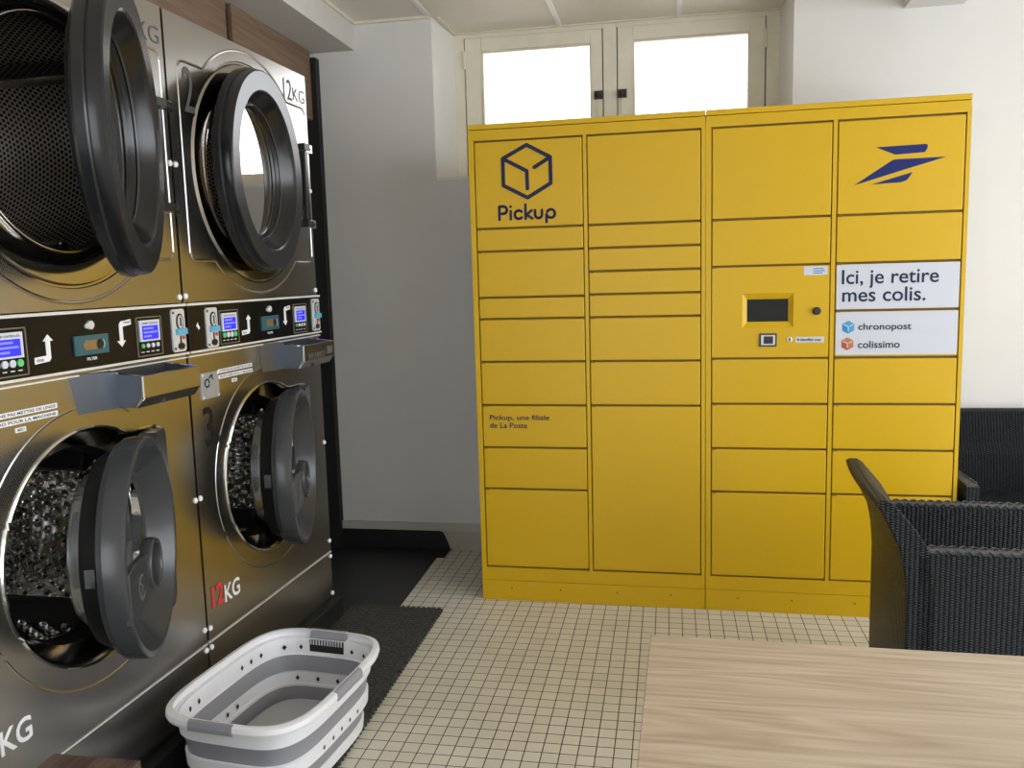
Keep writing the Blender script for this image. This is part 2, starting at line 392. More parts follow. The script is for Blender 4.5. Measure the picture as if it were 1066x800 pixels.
def stroke(mb, pts, w, mp, d0, d1, mi=0, closed=False):
    """flat stroked polyline with round-ish joints"""
    n = len(pts); segs = [(pts[i], pts[(i + 1) % n]) for i in range(n if closed else n - 1)]
    for (a, b), (c, d) in segs:
        L = sqrt((c - a) ** 2 + (d - b) ** 2) or 1e-6; ux, uy = (c - a) / L, (d - b) / L
        px, py = -uy * w / 2, ux * w / 2
        mb.prism([(a + px, b + py), (a - px, b - py), (c - px, d - py), (c + px, d + py)], d0, d1, mp, mi)
    for a, b in pts: mb.prism(poly_circle((a, b), w / 2 * 0.995, 12), d0, d1 + (d1 - d0) * 0.03, mp, mi)

# ------------------------------------------------------------------ setting
XL, XR, YF, YB, ZC = -2.0, 3.6, -6.4, 0.65, 2.619
MB().box((XL, YF, -0.1), (XR, 1.2, 0)).build('floor', M['tiles'], kind='structure')
mb = MB()
mb.box((XL, YB, 0), (-0.312, 1.2, 2.75)); mb.box((-0.312, YB, 0), (1.345, 1.2, 1.863)); mb.box((1.345, YB, 0), (XR + 0.15, 1.2, 2.75))
mb.box((-0.312, 1.03, 2.613), (1.345, 1.2, 2.75))
mb.build('wall_back', M['wall'], kind='structure')
# white plastered reveals of the window recess
mb = MB(); up_ = lambda a, b, d: (a, b, d)
mb.prism([(-0.3125, 0.6495), (-0.284, 0.986), (-0.284, 1.03), (-0.3125, 1.03)], 1.855, ZC, up_); mb.prism([(1.3455, 0.6495), (1.325, 0.986), (1.325, 1.03), (1.3455, 1.03)], 1.855, ZC, up_)
mb.box((-0.3125, 0.6495, 1.855), (1.3455, 1.0, 1.866))
mb.build('trim_1', M['white'], kind='structure')
MB().box((XL - 0.15, YF, 0), (XL, 1.2, 2.75)).build('wall_left', M['wall'], kind='structure')
mb = MB()
mb.box((XR, -0.25, 0), (XR + 0.15, YB, 2.75)); mb.box((XR, YF, 0), (XR + 0.15, -5.45, 2.75)); mb.box((XR, -5.45, 0), (XR + 0.15, -0.25, 0.18)); mb.box((XR, -5.45, 2.52), (XR + 0.15, -0.25, 2.75))
mb.build('wall_right', M['wall'], kind='structure')
mb = MB()
# unseen opening, added to brighten the left wall and lockers with sky light
mb.box((XL, YF - 0.15, 0), (-0.9, YF, 2.75)); mb.box((0.9, YF - 0.15, 0), (XR + 0.15, YF, 2.75)); mb.box((-0.9, YF - 0.15, 2.4), (0.9, YF, 2.75))
mb.build('wall_front', M['wall'], kind='structure')
# ceiling tiles with grid
mb = MB(); mb.box((XL, YF, ZC), (XR, 1.03, ZC + 0.1))
ceil = mb.build('ceiling', M['ceil'], kind='structure')
mb = MB()
x = 0.265
xs = [x + 0.585 * k for k in range(-2, 6)]
for x in xs: mb.box((x - 0.012, YF, ZC - 0.004), (x + 0.012, 0.985, ZC + 0.002))
for y in (0.25, -0.95, -2.15, -3.35, -4.55, -5.75): mb.box((XL, y - 0.012, ZC - 0.004), (XR, y + 0.012, ZC + 0.002))
mb.build('trim_2', M['tbar'], kind='structure')
mb = MB(); mb.box((-0.69, 0.632, ZC - 0.012), (-0.318, 0.6495, ZC + 0.001)); mb.box((-0.3, 0.968, ZC - 0.006), (1.34, 0.984, ZC + 0.001)); mb.box((-0.284, 0.66, ZC - 0.008), (-0.272, 0.984, ZC + 0.001)); mb.box((-0.70, YF, ZC - 0.012), (-0.685, 0.65, ZC + 0.001))
mb.build('trim_3', M['frame'], kind='structure')
# ceiling joists
MB().box((XL, YF, 2.49), (-0.70, 0.6501, ZC + 0.02)).build('trim_4', M['beam'], kind='structure')
MB().box((1.80, YF, 2.484), (2.04, 0.6501, ZC + 0.02)).build('trim_5', M['wall'], kind='structure')
# skirting : tiled base with a painted ledge, black-painted towards the machines
mb = MB(); mb.box((-0.305, 0.636, 0.0), (XR, 0.6505, 0.100), 0); mb.box((XL, 0.632, 0.100), (XR, 0.6505, 0.138), 1)
pts = [(XL, 0.0), (-0.305, 0.0), (-0.335, 0.075), (-0.345, 0.092), (-0.37, 0.100), (XL, 0.100)]
mb.prism(pts, 0.6365, 0.6505, lambda a, b, d: (a, d, b), 2)
mb.box((-0.375, 0.6375, 0.0), (-0.3, 0.6505, 0.100), 0)
mb.build('baseboard_back', [M['skirt'], M['ledge'], M['blackpaint']], kind='structure')
# black painted strip of floor beside and behind the machines
pts = [(XL, YF), (-0.34, YF), (-0.333, -0.149), (-0.345, 0.508), (-0.306, 0.512), (-0.307, 0.640), (XL, 0.640)]
MB().prism(pts, 0.0, 0.0025, lambda a, b, d: (a, b, d)).build('trim_6', M['blackpaint'], kind='structure')

# window in the recess behind the lockers
win = MB()
ZT, ZB = 2.613, 1.80
win.box((-0.312, 0.985, ZT - 0.02), (1.345, 1.05, ZT + 0.006)); win.box((-0.312, 0.985, ZB + .06), (-0.232, 1.05, ZT - .02)); win.box((1.262, 0.985, ZB + .06), (1.345, 1.05, ZT - .02)); win.box((0.478, 0.982, ZB), (0.545, 1.05, ZT)); win.box((-0.312, 0.985, ZB), (1.345, 1.05, ZB + 0.06))
window = win.build('window_1', M['frame'], kind='structure', bevel=0.003)
for (a, b, ga, gb) in ((-0.227, 0.473, -0.142, 0.418), (0.550, 1.257, 0.626, 1.185)):
    c = MB(); z0, z1, g0, g1 = ZB + 0.064, 2.590, 1.95, 2.525
    c.box((a, 0.978, z0), (ga, 1.03, z1)); c.box((gb, 0.978, z0), (b, 1.03, z1)); c.box((ga, 0.978, z0), (gb, 1.03, g0)); c.box((ga, 0.978, g1), (gb, 1.03, z1))
    # glazing bead
    for q in ((ga, g0, ga + .008, g1), (gb - .008, g0, gb, g1), (ga, g0, gb, g0 + .008), (ga, g1 - .008, gb, g1)):
        c.box((q[0], 0.985, q[1]), (q[2], 1.02, q[3]))
    cs = c.build('casement', M['frame'], parent=window, bevel=0.003)
    MB().box((ga, 1.000, g0), (gb, 1.004, g1)).build('pane', M['pane'], parent=cs)
    left = a < 0
    hx = a - 0.003 if left else b + 0.003
    for hz in (2.50,):
        h = MB(); h.lathe_x([(0, 0.008), (0.09, 0.008)], n=10, cap=True); h.v = [(hx + q[1], 0.974 + q[2], hz - 0.06 + q[0]) for q in h.v]
        h.build('hinge', M['frame'], parent=cs)
    kx = b - 0.02 if left else a + 0.022
    k = MB(); k.box((kx - 0.022, 0.970, 2.250), (kx + 0.022, 0.979, 2.292)); k.ball((kx, 0.955, 2.27), 0.018, 0, 12, 8)
    k.build('latch', M['darkmetal'], parent=cs, bevel=0.003)
    MB().box((kx + (-0.006), 0.972, 1.95), (kx + 0.004, 0.979, 2.25)).build('latch_rod', M['frame'], parent=cs)
    # dark shadow gap round the casement
    g = MB(); g.box((a - .004, 0.99, z0), (a, 1.02, z1 + .004)); g.box((b, 0.99, z0), (b + .004, 1.02, z1 + .004)); g.box((a, 0.99, z1), (b, 1.02, z1 + .004))
    g.build('rebate', M['joint'], parent=cs)

# yard seen faintly through the panes: low brick wall with a pale house behind
o = MB().box((-9, 6.0, -1), (9, 6.25, 2.80)).build('brick_wall', M['brick']); tag(o, 'low red brick yard wall outside the back window', 'wall')

# black gap post between the wood panels and the back wall, concrete plinth under the machines
MB().box((-0.95, 0.600, 0.0), (-0.885, 0.6495, 2.46)).build('trim_7', M['matteblack'], kind='structure')
for (y0, y1, lab) in ((-0.162, 0.598, 'brown wood panel above the washer-dryer tower nearest the window'), (-1.70, -0.206, 'brown wood panel above the left washer-dryer tower, left of the black gap')):
    o = MB().box((-0.93, y0, 2.165), (-0.91, y1, 2.489)).build('wood_panel', M['panelwood'], bevel=0.001)
    tag(o, lab, 'panel', 'wood panels above the machines')
MB().box((-0.99, -1.9, 2.165), (-0.96, 0.6, 2.489)).build('trim_8', M['matteblack'], kind='structure')

# ------------------------------------------------------------------ laundry towers
A = 0.0386; LEN = sqrt(1 + A * A); ANG = atan2(-A, 1.0)
DV = Vector((A / LEN, 1 / LEN, 0)); C0 = Vector((-0.562, -0.291, 0))
TW = 0.889
Cw, Cd = (0.45, 0.747), (0.455, 1.745)
def panel_hole(mb, t0, t1, z0, z1, outline, c, x0, x1, mi=0):
    """flat plate with a star-shaped hole. coordinates (t,z) in plane, x = out"""
    ang = [atan2(z - c[1], t - c[0]) for t, z in outline]
    cor = [(t0, z0), (t1, z0), (t1, z1), (t0, z1)]
    def rad(a):
        dx, dz = cos(a), sin(a); best = 1e9
        if dx > 1e-9: best = min(best, (t1 - c[0]) / dx)
        if dx < -1e-9: best = min(best, (t0 - c[0]) / dx)
        if dz > 1e-9: best = min(best, (z1 - c[1]) / dz)
        if dz < -1e-9: best = min(best, (z0 - c[1]) / dz)
        return best
    items = [(a, p, None) for a, p in zip(ang, outline)]
    n = len(items)
    items.sort(key=lambda q: q[0])
    ca = sorted([(atan2(z - c[1], t - c[0]), (t, z)) for t, z in cor])
    inner = [p for _, p, _ in items]
    # insert corner angles by interpolating the inner outline
    full = []
    for i in range(n):
        a, p, _ = items[i]; full.append((a, p))
        a2, p2, _ = items[(i + 1) % n]
        if i == n - 1: a2 += 2 * pi
        for cc, cp in ca:
            for k in (cc, cc + 2 * pi):
                if a < k < a2:
                    f = (k - a) / (a2 - a); full.append((k, (p[0] + (p2[0] - p[0]) * f, p[1] + (p2[1] - p[1]) * f)))
    full.sort(key=lambda q: q[0])
    inn = [p for _, p in full]; outr = [(c[0] + rad(a) * cos(a), c[1] + rad(a) * sin(a)) for a, _ in full]
    mk = lambda L, x: [(x, t, z) for t, z in L]
    mb.rings([mk(inn, x0), mk(outr, x0)], mi, True, False)
    mb.rings([mk(inn, x1), mk(outr, x1)], mi, True, False)
    mb.rings([mk(inn, x0), mk(inn, x1)], mi, True, False)
    mb.rings([mk(outr, x0), mk(outr, x1)], mi, True, False)
def washer_outline():
    P = []
    for i in range(73):
        a = radians(62 + (314 - 62) * i / 72); P.append((Cw[0] + 0.296 * cos(a), Cw[1] + 0.296 * sin(a)))
    P += [(0.675, 0.497), (0.69, 0.482), (0.708, 0.478), (0.728, 0.492), (0.745, 0.516), (0.748, 0.62), (0.751, 0.75), (0.755, 0.86), (0.758, 0.95), (0.755, 0.973), (0.747, 0.989), (0.733, 0.998), (0.715, 1.003), (0.67, 1.005), (0.62, 1.004)]
    return P
WO = washer_outline()
def scale_pts(P, c, k): return [(c[0] + (a - c[0]) * k, c[1] + (b - c[1]) * k) for a, b in P]
def arc(c, r, a0, a1, n=24): return [(c[0] + r * cos(radians(a0 + (a1 - a0) * i / n)), c[1] + r * sin(radians(a0 + (a1 - a0) * i / n))) for i in range(n + 1)]
def dryer_emboss():
    R_ = 0.395; c = Cd; L, Rr, B, T = 0.055, 0.868, 1.457, 2.033
    P = []
    at = math.degrees(math.asin((T - c[1]) / R_)); ab = math.degrees(math.asin((B - c[1]) / R_))
    def rc(cx, cz, r, a0, a1): return arc((cx, cz), r, a0, a1, 6)
    P += arc(c, R_, at, 180 - at, 22)
    P += rc(L + .03, T - .03, .03, 90, 180); P += rc(L + .03, B + .03, .03, 180, 270)
    P += arc(c, R_, 180 - ab, 360 + ab, 22)
    P += rc(Rr - .03, B + .03, .03, -90, 0); P += rc(Rr - .03, T - .03, .03, 0, 90)
    return P
PL = lambda x: (lambda a, b, d: (x + d, a, b))       # plane map: (t,z,depth) -> local xyz

def display(parent, t0, t1, z0, z1, big):
    mb = MB(); x = 0.0112; mp = PL(x)
    w, h = t1 - t0, z1 - z0
    for q in ((t0, z0, t1, z0 + .003), (t0, z1 - .003, t1, z1), (t0, z0, t0 + .003, z1), (t1 - .003, z0, t1, z1)):
        mb.box((x - .001, q[0], q[1]), (x + .0015, q[2], q[3]), 0)
    bt0, bt1, bz0, bz1 = t0 + .10 * w, t1 - .12 * w, z0 + .38 * h, z1 - .09 * h
    mb.box((x - .001, bt0, bz0), (x + .004, bt1, bz1), 1)
    st0, st1, sz0, sz1 = bt0 + .10 * (bt1 - bt0), bt1 - .10 * (bt1 - bt0), bz0 + .08 * (bz1 - bz0), bz1 - .26 * (bz1 - bz0)
    mb.box((x, st0, sz0), (x + .0048, st1, sz1), 2)
    for k, (a, b) in enumerate(((.08, .7), (.08, .92), (.08, .55))):
        zz = sz1 - (sz1 - sz0) * (.2 + .28 * k)
        mb.box((x, st0 + (st1 - st0) * a, zz - .0025), (x + .0051, st0 + (st1 - st0) * b, zz + .0025), 3)
    put_text(mb, 'WASHER CONTROLLER' if not big else 'DRYER CONTROLLER', st0, st1, sz1 + .004, sz1 + .009, PL(x + .0043), 5, .02)
    for k in range(4):
        c = (bt0 + (bt1 - bt0) * (.12 + .25 * k), bz0 - .11 * h)
        r = .0085 if big else .0062
        green = (k in (0, 3)) if big else (k == 0)
        mb.prism(poly_circle(c, r, 14), 0, .004, mp, 4 if green else 1)
        mb.box((x, c[0] - .006, c[1] - .018), (x + .001, c[0] + .006, c[1] - .0155), 1)
    return mb.build('display', [M['line'], M['bezel'], M['lcd'], M['lcdtext'], M['green'], M['blackprint']], parent)
def coin_plate(parent, t0, t1, z0, z1):
    mb = MB(); x = 0.0105; w = t1 - t0; h = z1 - z0; mp = PL(x)
    rr = [(t0 + .006, z0), (t1 - .006, z0), (t1, z0 + .006), (t1, z1 - .006), (t1 - .006, z1), (t0 + .006, z1), (t0, z1 - .006), (t0, z0 + .006)]
    mb.prism(rr, 0, .005, mp, 0)
    cx = t0 + .58 * w
    el = lambda cz, ra, rb, n=20: [(cx + ra * cos(2 * pi * i / n), cz + rb * sin(2 * pi * i / n)) for i in range(n)]
    mb.prism(el(z1 - .30 * h, .017, .024), 0, .0075, mp, 1); mb.prism(el(z1 - .30 * h, .012, .019), 0, .0085, mp, 0)
    mb.box((x, cx - .003, z1 - .40 * h), (x + .0095, cx + .003, z1 - .20 * h), 1)
    mb.box((x, cx - .022, z1 - .60 * h), (x + .014, cx + .024, z1 - .46 * h), 2)
    mb.box((x, cx - .003, z0 + .08 * h), (x + .0065, cx + .003, z1 - .62 * h), 1)
    mb.prism(el(z0 + .13 * h, .015, .010), 0, .008, mp, 1)
    mb.prism(poly_circle((cx + .014, z0 + .33 * h), .006, 12), 0, .0075, mp, 3)
    for q in ((t0 + .008, z0 + .01), (t0 + .008, z1 - .01)): mb.prism(poly_circle(q, .004, 10), 0, .0065, mp, 1)
    return mb.build('coin_acceptor', [M['coin'], M['black'], M['coinblue'], M['red']], parent)

def tower(base, left_machine):
    # base = world position of the front left foot corner
    lab = ('stainless washer-dryer tower on the left, cut by the picture edge, both doors swung wide open' if left_machine
           else 'stainless washer-dryer tower numbered 2 and 3, right of the pair, doors only ajar')
    t = thing('laundry_tower', lab, 'washing machine', base, ANG, 'stacked washer and dryer towers')
    E0, E1 = 0.002, TW - 0.002
    # cabinet shell
    cb = MB()
    cb.box((-0.80, E0, 0.10), (-0.004, E0 + .012, 2.158)); cb.box((-0.80, E1 - .012, 0.10), (-0.004, E1, 2.158))
    cb.box((-0.80, E0, 2.146), (-0.004, E1, 2.158)); cb.box((-0.80, E0, 0.10), (-0.004, E1, 0.115)); cb.box((-0.812, E0, 0.10), (-0.80, E1, 2.158)); cb.box((-0.78, E0, 1.25), (-0.01, E1, 1.265))
    cb.build('cabinet', M['steel'], t)
    # plinth panel
    pp = MB().box((-0.012, E0, 0.10), (0, E1, 0.288)).build('plinth_panel', M['steel'], t, bevel=.002)
    MB().box((-0.012, E0, 0.2885), (.0022, E1, 0.2925)).build('edge_strip', M['alu'], pp)
    # ---------- washer front
    wp = MB(); panel_hole(wp, E0, E1, 0.297, 1.183, WO, Cw, 0.0, -0.012)
    washer = wp.build('washer_panel', M['steel'], t)
    rim = MB(); rim.tube([(0.0005, a, b) for a, b in scale_pts(WO, Cw, 0.995)], 0.0048, 6, closed=True)
    gro = arc(Cw, .350, 62, 298, 50); rim_g = MB()
    rim_g.tube([(-.0036, a, b) for a, b in gro], .0052, 10)
    rim_g.tube([(-.001, a, b) for a, b in ((.62, 1.05), (.74, 1.05), (.775, 1.035), (.787, 1.005), (.79, .9), (.79, .6), (.783, .50), (.755, .45), (.71, .425), (.615, .437))], .0045, 8) if False else None
    rim_g.build('embossed_line', M['steel'], washer)
    rim.build('opening_rim', M['chrome'], washer)
    pk = MB(); n = len(WO); circ = []
    for a, b in WO:
        an = atan2(b - Cw[1], a - Cw[0]); circ.append((Cw[0] + .247 * cos(an), Cw[1] + .247 * sin(an)))
    mk = lambda P, x: [(x, a, b) for a, b in P]
    pk.rings([mk(scale_pts(WO, Cw, .992), -.002), mk(scale_pts(WO, Cw, .975), -.012), mk(scale_pts(WO, Cw, .955), -.016), mk(circ, -.055)], 0)
    pk.build('door_recess', M['collar'], washer)
    gk = MB(); gk.lathe_x([(-.052, .250), (-.060, .246), (-.070, .240), (-.085, .236), (-.11, .238), (-.115, .262)], Cw, 72)
    gk.build('gasket', M['seal'], washer)
    # drum
    dr = MB(); dr.lathe_x([(-.105, .255), (-.115, .262), (-.515, .262), (-.516, .15), (-.516, .001)], Cw, 72)
    for ix in range(11):
        for ia in range(45):
            a = 2 * pi * (ia + .5 * (ix % 2)) / 45
            if ia % 15 in (6,): continue
            x = -.135 - .034 * ix
            dr.ball((x, Cw[0] + .262 * cos(a), Cw[1] + .262 * sin(a)), .0125, 0, 8, 6)
    for ia in range(24):
        for rr_ in (.08, .12, .16, .20, .24):
            a = 2 * pi * (ia + rr_ * 12.5 % 1) / 24
            if rr_ < .1 and ia % 2: continue
            dr.ball((-.513, Cw[0] + rr_ * cos(a), Cw[1] + rr_ * sin(a)), .0125, 0, 8, 6)
    drum = dr.build('washer_drum', M['drum'], t)
    for k in range(3):
        a = radians(172 + 120 * k); lf = MB()
        ca, sa = cos(a), sin(a)
        pr = [(-.035, .262), (.035, .262), (.012, .20), (-.012, .20)]
        lf.prism(pr, -.12, -.50, lambda u, r, d: (d, Cw[0] + r * ca - u * sa, Cw[1] + r * sa + u * ca))
        lf.build('drum_lifter', M['black'], drum, bevel=.006)
    # washer door, built about its hinge
    th = radians(23.3 if left_machine else 17.5); hc = .272; off = .022
    d = MB()
    d.lathe_x([(-.045, .215), (-.045, .255), (-.042, .260), (-.030, .262), (-.028, .270), (.012, .272), (.019, .2695), (.021, .266), (.021, .256), (.018, .252), (.008, .247), (-.030, .196), (-.040, .190), (-.044, .182), (-.046, .176)], (-hc, 0), 72)
    # hinge cheek filling the square corner of the recess
    d.prism([(-.13, -.236), (-.03, -.245), (.0, -.22), (.012, .20), (.010, .235), (-.01, .25), (-.10, .252)] + arc((-hc, 0), .260, 58, -58, 24), -.035, .010, lambda a, b, q: (q, a, b))
    door = d.build('washer_door', M['doorgrey'], t); door.location = (off, .712, Cw[1]); door.rotation_euler = (0, 0, th)
    g = MB(); g.lathe_x([(-.044, .244), (-.066, .240), (-.086, .230), (-.088, .206), (-.05, .195)], (-hc, 0), 64); g.build('door_seal', M['seal'], door)
    g = MB(); g.lathe_x([(-.047, .182), (-.06, .188), (-.078, .198), (-.112, .190), (-.126, .180), (-.134, .155), (-.138, .09), (-.14, .0005)], (-hc, 0), 64); g.build('glass_bowl', M['bowl'], door)
    h = MB()
    hp = lambda a, b, q: (q, a - hc, b)
    zo = -.05
    h.prism([(-.252, zo - .062), (-.256, zo + .058), (-.20, zo + .062), (-.10, zo + .056), (-.055, zo + .045), (-.050, zo), (-.055, zo - .045), (-.10, zo - .058), (-.20, zo - .066)], .006, .0235, hp)
    h.lathe_x([(.000, .049), (.020, .050), (.028, .053), (.030, .057), (.028, .062), (.020, .065), (.000, .065), (.000, .049)], (-hc - .014, zo + .006), 48)
    h.lathe_x([(.002, .050), (.001, .04), (.001, .0005)], (-hc - .014, zo + .006), 32)
    hd = h.build('door_handle', M['doorgrey'], door, bevel=.003)
    em = MB()
    stroke(em, arc((-.155, zo - .005), .028, 60, 320, 12), .005, hp, .0235, .0248); stroke(em, [(-.155, zo + .023), (-.172, zo + .010), (-.150, zo - .004), (-.168, zo - .02), (-.15, zo - .033)], .004, hp, .0235, .0248)
    em.build('handle_emblem', M['greyvinyl'], door)
    lk = MB(); lk.box((-.055, -hc - .262, -.012), (-.045, -hc - .225, .004)); lk.box((-.066, -hc - .262, -.012), (-.045, -hc - .25, .03)); lk.build('door_latch', M['doorgrey'], door)
    # ---------- stickers and lettering of the washer
    st = MB()
    for (a, b, c, e) in (((.155 if not left_machine else .10), .362, 1.107, 1.119), ((.155 if not left_machine else .10), .362, 1.089, 1.101), (.232, .262, 1.070, 1.081)): st.box((0, a, c), (.0012, b, e), 0)
    q0 = .155 if not left_machine else .10
    put_text(st, 'ATTENTION NE PAS METTRE DE LINGE', q0 + .006, .356, 1.1095, 1.1165, PL(.0016), 1, .02)
    put_text(st, 'TROP LOURD POUR LA MACHINE', q0 + .006, .356, 1.0915, 1.0985, PL(.0016), 1, .02)
    put_text(st, 'MERCI', .237, .257, 1.0725, 1.0785, PL(.0016), 1, .02)
    st.build('notice_sticker', [M['decal'], M['navytext']], washer)
    tx = MB(); put_text(tx, '12', .030, .098, .387, .458, PL(.0012), 0, .03); tx.build('capacity_number', M['red'], washer)
    tx = MB(); put_text(tx, 'KG', .103, .193, .379, .436, PL(.0012), 0, .02); tx.build('capacity_lettering', M['decal'], washer)
    if not left_machine:
        tx = MB(); put_text(tx, '3', .058, .110, .889, 1.012, PL(.0012), 0, .005); tx.build('machine_number', M['darkvinyl'], washer)
        kp = MB(); kp.box((0, .057, 1.037), (.004, .150, 1.117), 0); mpk = PL(.0)
        stroke(kp, arc((.085, 1.085), .012, 0, 330, 12), .005, mpk, .004, .0055, 1); stroke(kp, [(.098, 1.10), (.112, 1.109), (.115, 1.095)], .005, mpk, .004, .0055, 1)
        for q in ((.062, 1.043), (.145, 1.043), (.062, 1.111), (.145, 1.111)): kp.prism(poly_circle(q, .004, 10), .004, .006, mpk, 2)
        kp.build('metal_plate', [M['plate'], M['blackprint'], M['screw']], washer, bevel=.001)
    # detergent drawer with its housing
    hs = MB()
    hs.add([(.0005, .408, 1.178), (.0005, .43, 1.078), (.026, .545, 1.170), (.026, .545, 1.078), (-.01, .545, 1.078), (-.01, .545, 1.178)], [(0, 1, 3, 2), (0, 2, 5), (1, 4, 3)])
    hs.box((-.01, .545, 1.074), (.003, .80, 1.18))
    housing = hs.build('drawer_housing', M['drawer'], t)
    dw = MB(); X1 = .10
    a0, a1 = .545, .785
    side = [(.0, 1.078), (.0, 1.170), (X1, 1.158), (X1, 1.105), (X1 - .018, 1.082)]
    for ty in (a0, a1 - .006): dw.prism([(q[0], q[1]) for q in side], ty, ty + .006, lambda a, b, q: (a, q, b), 0)
    dw.box((0, a0, 1.078), (X1 - .016, a1, 1.084), 0)
    dw.box((0, a0 + .09, 1.078), (X1 - .006, a0 + .094, 1.15), 0)
    for ty in (a0, a1): dw.tube([(0.001, ty, 1.169), (X1, ty, 1.159)], .0022, 6, 1)
    drawer = dw.build('detergent_drawer', [M['drawer'], M['chrome']], t)
    fr = MB(); fr.prism([(X1, 1.160), (X1 + .005, 1.158), (X1 + .005, 1.104), (X1 - .016, 1.078), (X1 - .021, 1.080), (X1 - .003, 1.105)], a0 - .004, a1 + .004, lambda a, b, q: (a, q, b), 0)
    fr.tube([(X1 + .004, a0 - .004, 1.159), (X1 + .004, a0 - .004, 1.104), (X1 - .017, a0 - .004, 1.079)], .0028, 6, 1)
    fr.build('drawer_front', [M['steel'], M['chrome']], drawer)
    lb = MB(); lb.box((.025, a1 - .09, 1.130), (.085, a1 - .035, 1.134), 0)
    stroke(lb, arc((.055, a1 - .06), .016, 0, 340, 12), .006, lambda a, b, q: (a, b, 1.134 + q), 0, .001, 1)
    lb.build('drawer_insert', [M['decal'], M['blackprint']], drawer)
    if not left_machine:
        sc_ = MB()
        for k in range(9):
            a = a0 + .03 + .015 * k + random.uniform(-.003, .003); stroke(sc_, [(a, 1.108), (a + .006, 1.128), (a + .010, 1.112 + random.uniform(0, .01))], .003, PL(X1 + .005), 0, .001)
        sc_.build('drawer_lettering', M['greyvinyl'], drawer); sc_ = MB()
        for k in range(4): sc_.box((X1 + .005, a1 - .055 + .012 * k, 1.115), (X1 + .006, a1 - .047 + .012 * k, 1.142))
        sc_.build('drawer_emblem', M['greyvinyl'], drawer)
    # ---------- control panel
    cp = MB(); cp.box((-.012, E0, 1.188), (.010, E1, 1.326))
    ctl = cp.build('control_panel', M['panel'], t, bevel=.001)
    tr = MB(); tr.box((-.01, E0, 1.324), (.013, E1, 1.331)); tr.box((-.01, E0, 1.184), (.013, E1, 1.190)); tr.box((-.01, E0, 1.172), (.006, E1, 1.176)); tr.build('chrome_strip', M['alu'], ctl)
    coin_plate(ctl, .087, .149, 1.192, 1.314); coin_plate(ctl, .810, .872, 1.195, 1.317)
    display(ctl, .164, .276, 1.196, 1.303, True); display(ctl, .657, .766, 1.196, 1.303, False)
    mp = PL(.0102)
    for pts_, wd_, q_ in (([(.296, 1.216), (.341, 1.219), (.347, 1.226), (.347, 1.266), (.357, 1.266), (.341, 1.281), (.325, 1.266), (.333, 1.266), (.333, 1.233), (.296, 1.231)], 'DRYER', (.302, .324, 1.2205, 1.2265)),
                          ([(.638, 1.300), (.597, 1.296), (.590, 1.288), (.590, 1.246), (.579, 1.246), (.597, 1.230), (.613, 1.246), (.604, 1.246), (.604, 1.282), (.638, 1.286)], 'WASHER', (.607, .634, 1.2895, 1.2955))):
        ar = MB(); ar.prism(pts_, 0, .0008, mp, 0); put_text(ar, wd_, *q_, PL(.0114), 1, .02); ar.build('arrow_decal', [M['decal'], M['blackprint']], ctl)
    ar = MB(); put_text(ar, 'FILTER', .464, .500, 1.208, 1.215, PL(.0112), 0, .02); ar.build('filter_lettering', M['decal'], ctl)
    for (a, b) in ((.048, 1.262), (.875, 1.262)):
        ar = MB(); ar.prism([(a - .008, b), (a + .002, b + .012), (a + .002, b + .004), (a + .010, b - .004), (a + .004, b - .012), (a - .002, b - .004)], 0, .0008, mp, 0); ar.build('arrow_decal', M['decal'], ctl)
    fl = MB(); fl.box((.010, .421, 1.222), (.016, .540, 1.270), 0); fl.box((.016, .427, 1.228), (.017, .534, 1.264), 0)
    fl.prism(poly_circle((.458, 1.246), .0125, 14, pi / 2, 1.5 * pi) + poly_circle((.500, 1.246), .0125, 14, -pi / 2, pi / 2), 0, .0195, PL(0), 1)
    fl.prism(poly_circle((.503, 1.246), .0125, 18), 0, .0205, PL(0), 2)
    fl.tube([(.0175, .518, 1.235), (.0175, .524, 1.246), (.0175, .518, 1.257)], .0018, 5, 3)
    fl.build('filter_socket', [M['teal'], M['slot'], M['black'], M['bezel']], ctl, bevel=.0015)
    lk = MB(); lk.lathe_x([(.010, .011), (.016, .011), (.018, .009), (.018, .0005)], (.482, 1.294), 20); lk.prism(poly_circle((.470, 1.292), .006, 10), .010, .014, PL(0)); lk.build('key_lock', M['coin'], ctl)
    # ---------- dryer front
    oc = [(Cd[0] + .362 * cos(2 * pi * i / 96), Cd[1] + .362 * sin(2 * pi * i / 96)) for i in range(96)]
    dp = MB(); panel_hole(dp, E0, E1, 1.334, 2.158, oc, Cd, 0.0, -.012)
    dryer = dp.build('dryer_panel', M['steel'], t)
    eb = MB(); eb.tube([(-.0042, a, b) for a, b in dryer_emboss()], .0065, 10, closed=True); eb.build('embossed_line', M['steel'], dryer)
    co = MB(); co.lathe_x([(-.01, .3625), (-.004, .360), (-.004, .355), (.004, .350), (.0055, .335), (.005, .31), (.002, .288), (-.004, .277), (-.012, .271), (-.030, .270), (-.045, .272), (-.05, .30)], Cd, 96)
    co.build('opening_collar', M['collar'], dryer)
    rm = MB(); rm.tube([(-.010, Cd[0] + .2725 * cos(2 * pi * i / 72), Cd[1] + .2725 * sin(2 * pi * i / 72)) for i in range(72)], .004, 6, closed=True); rm.build('opening_rim', M['chrome'], dryer)
    dd = MB(); RD = .305
    nA = 96
    dd.lathe_x([(-.05, .30), (-.055, RD), (-.62, RD), (-.64, .29), (-.64, .06)], Cd, nA)
    ddo = dd.build('dryer_drum', M['perf'], t)
    ul = ddo.data.uv_layers.new(name='UVMap')
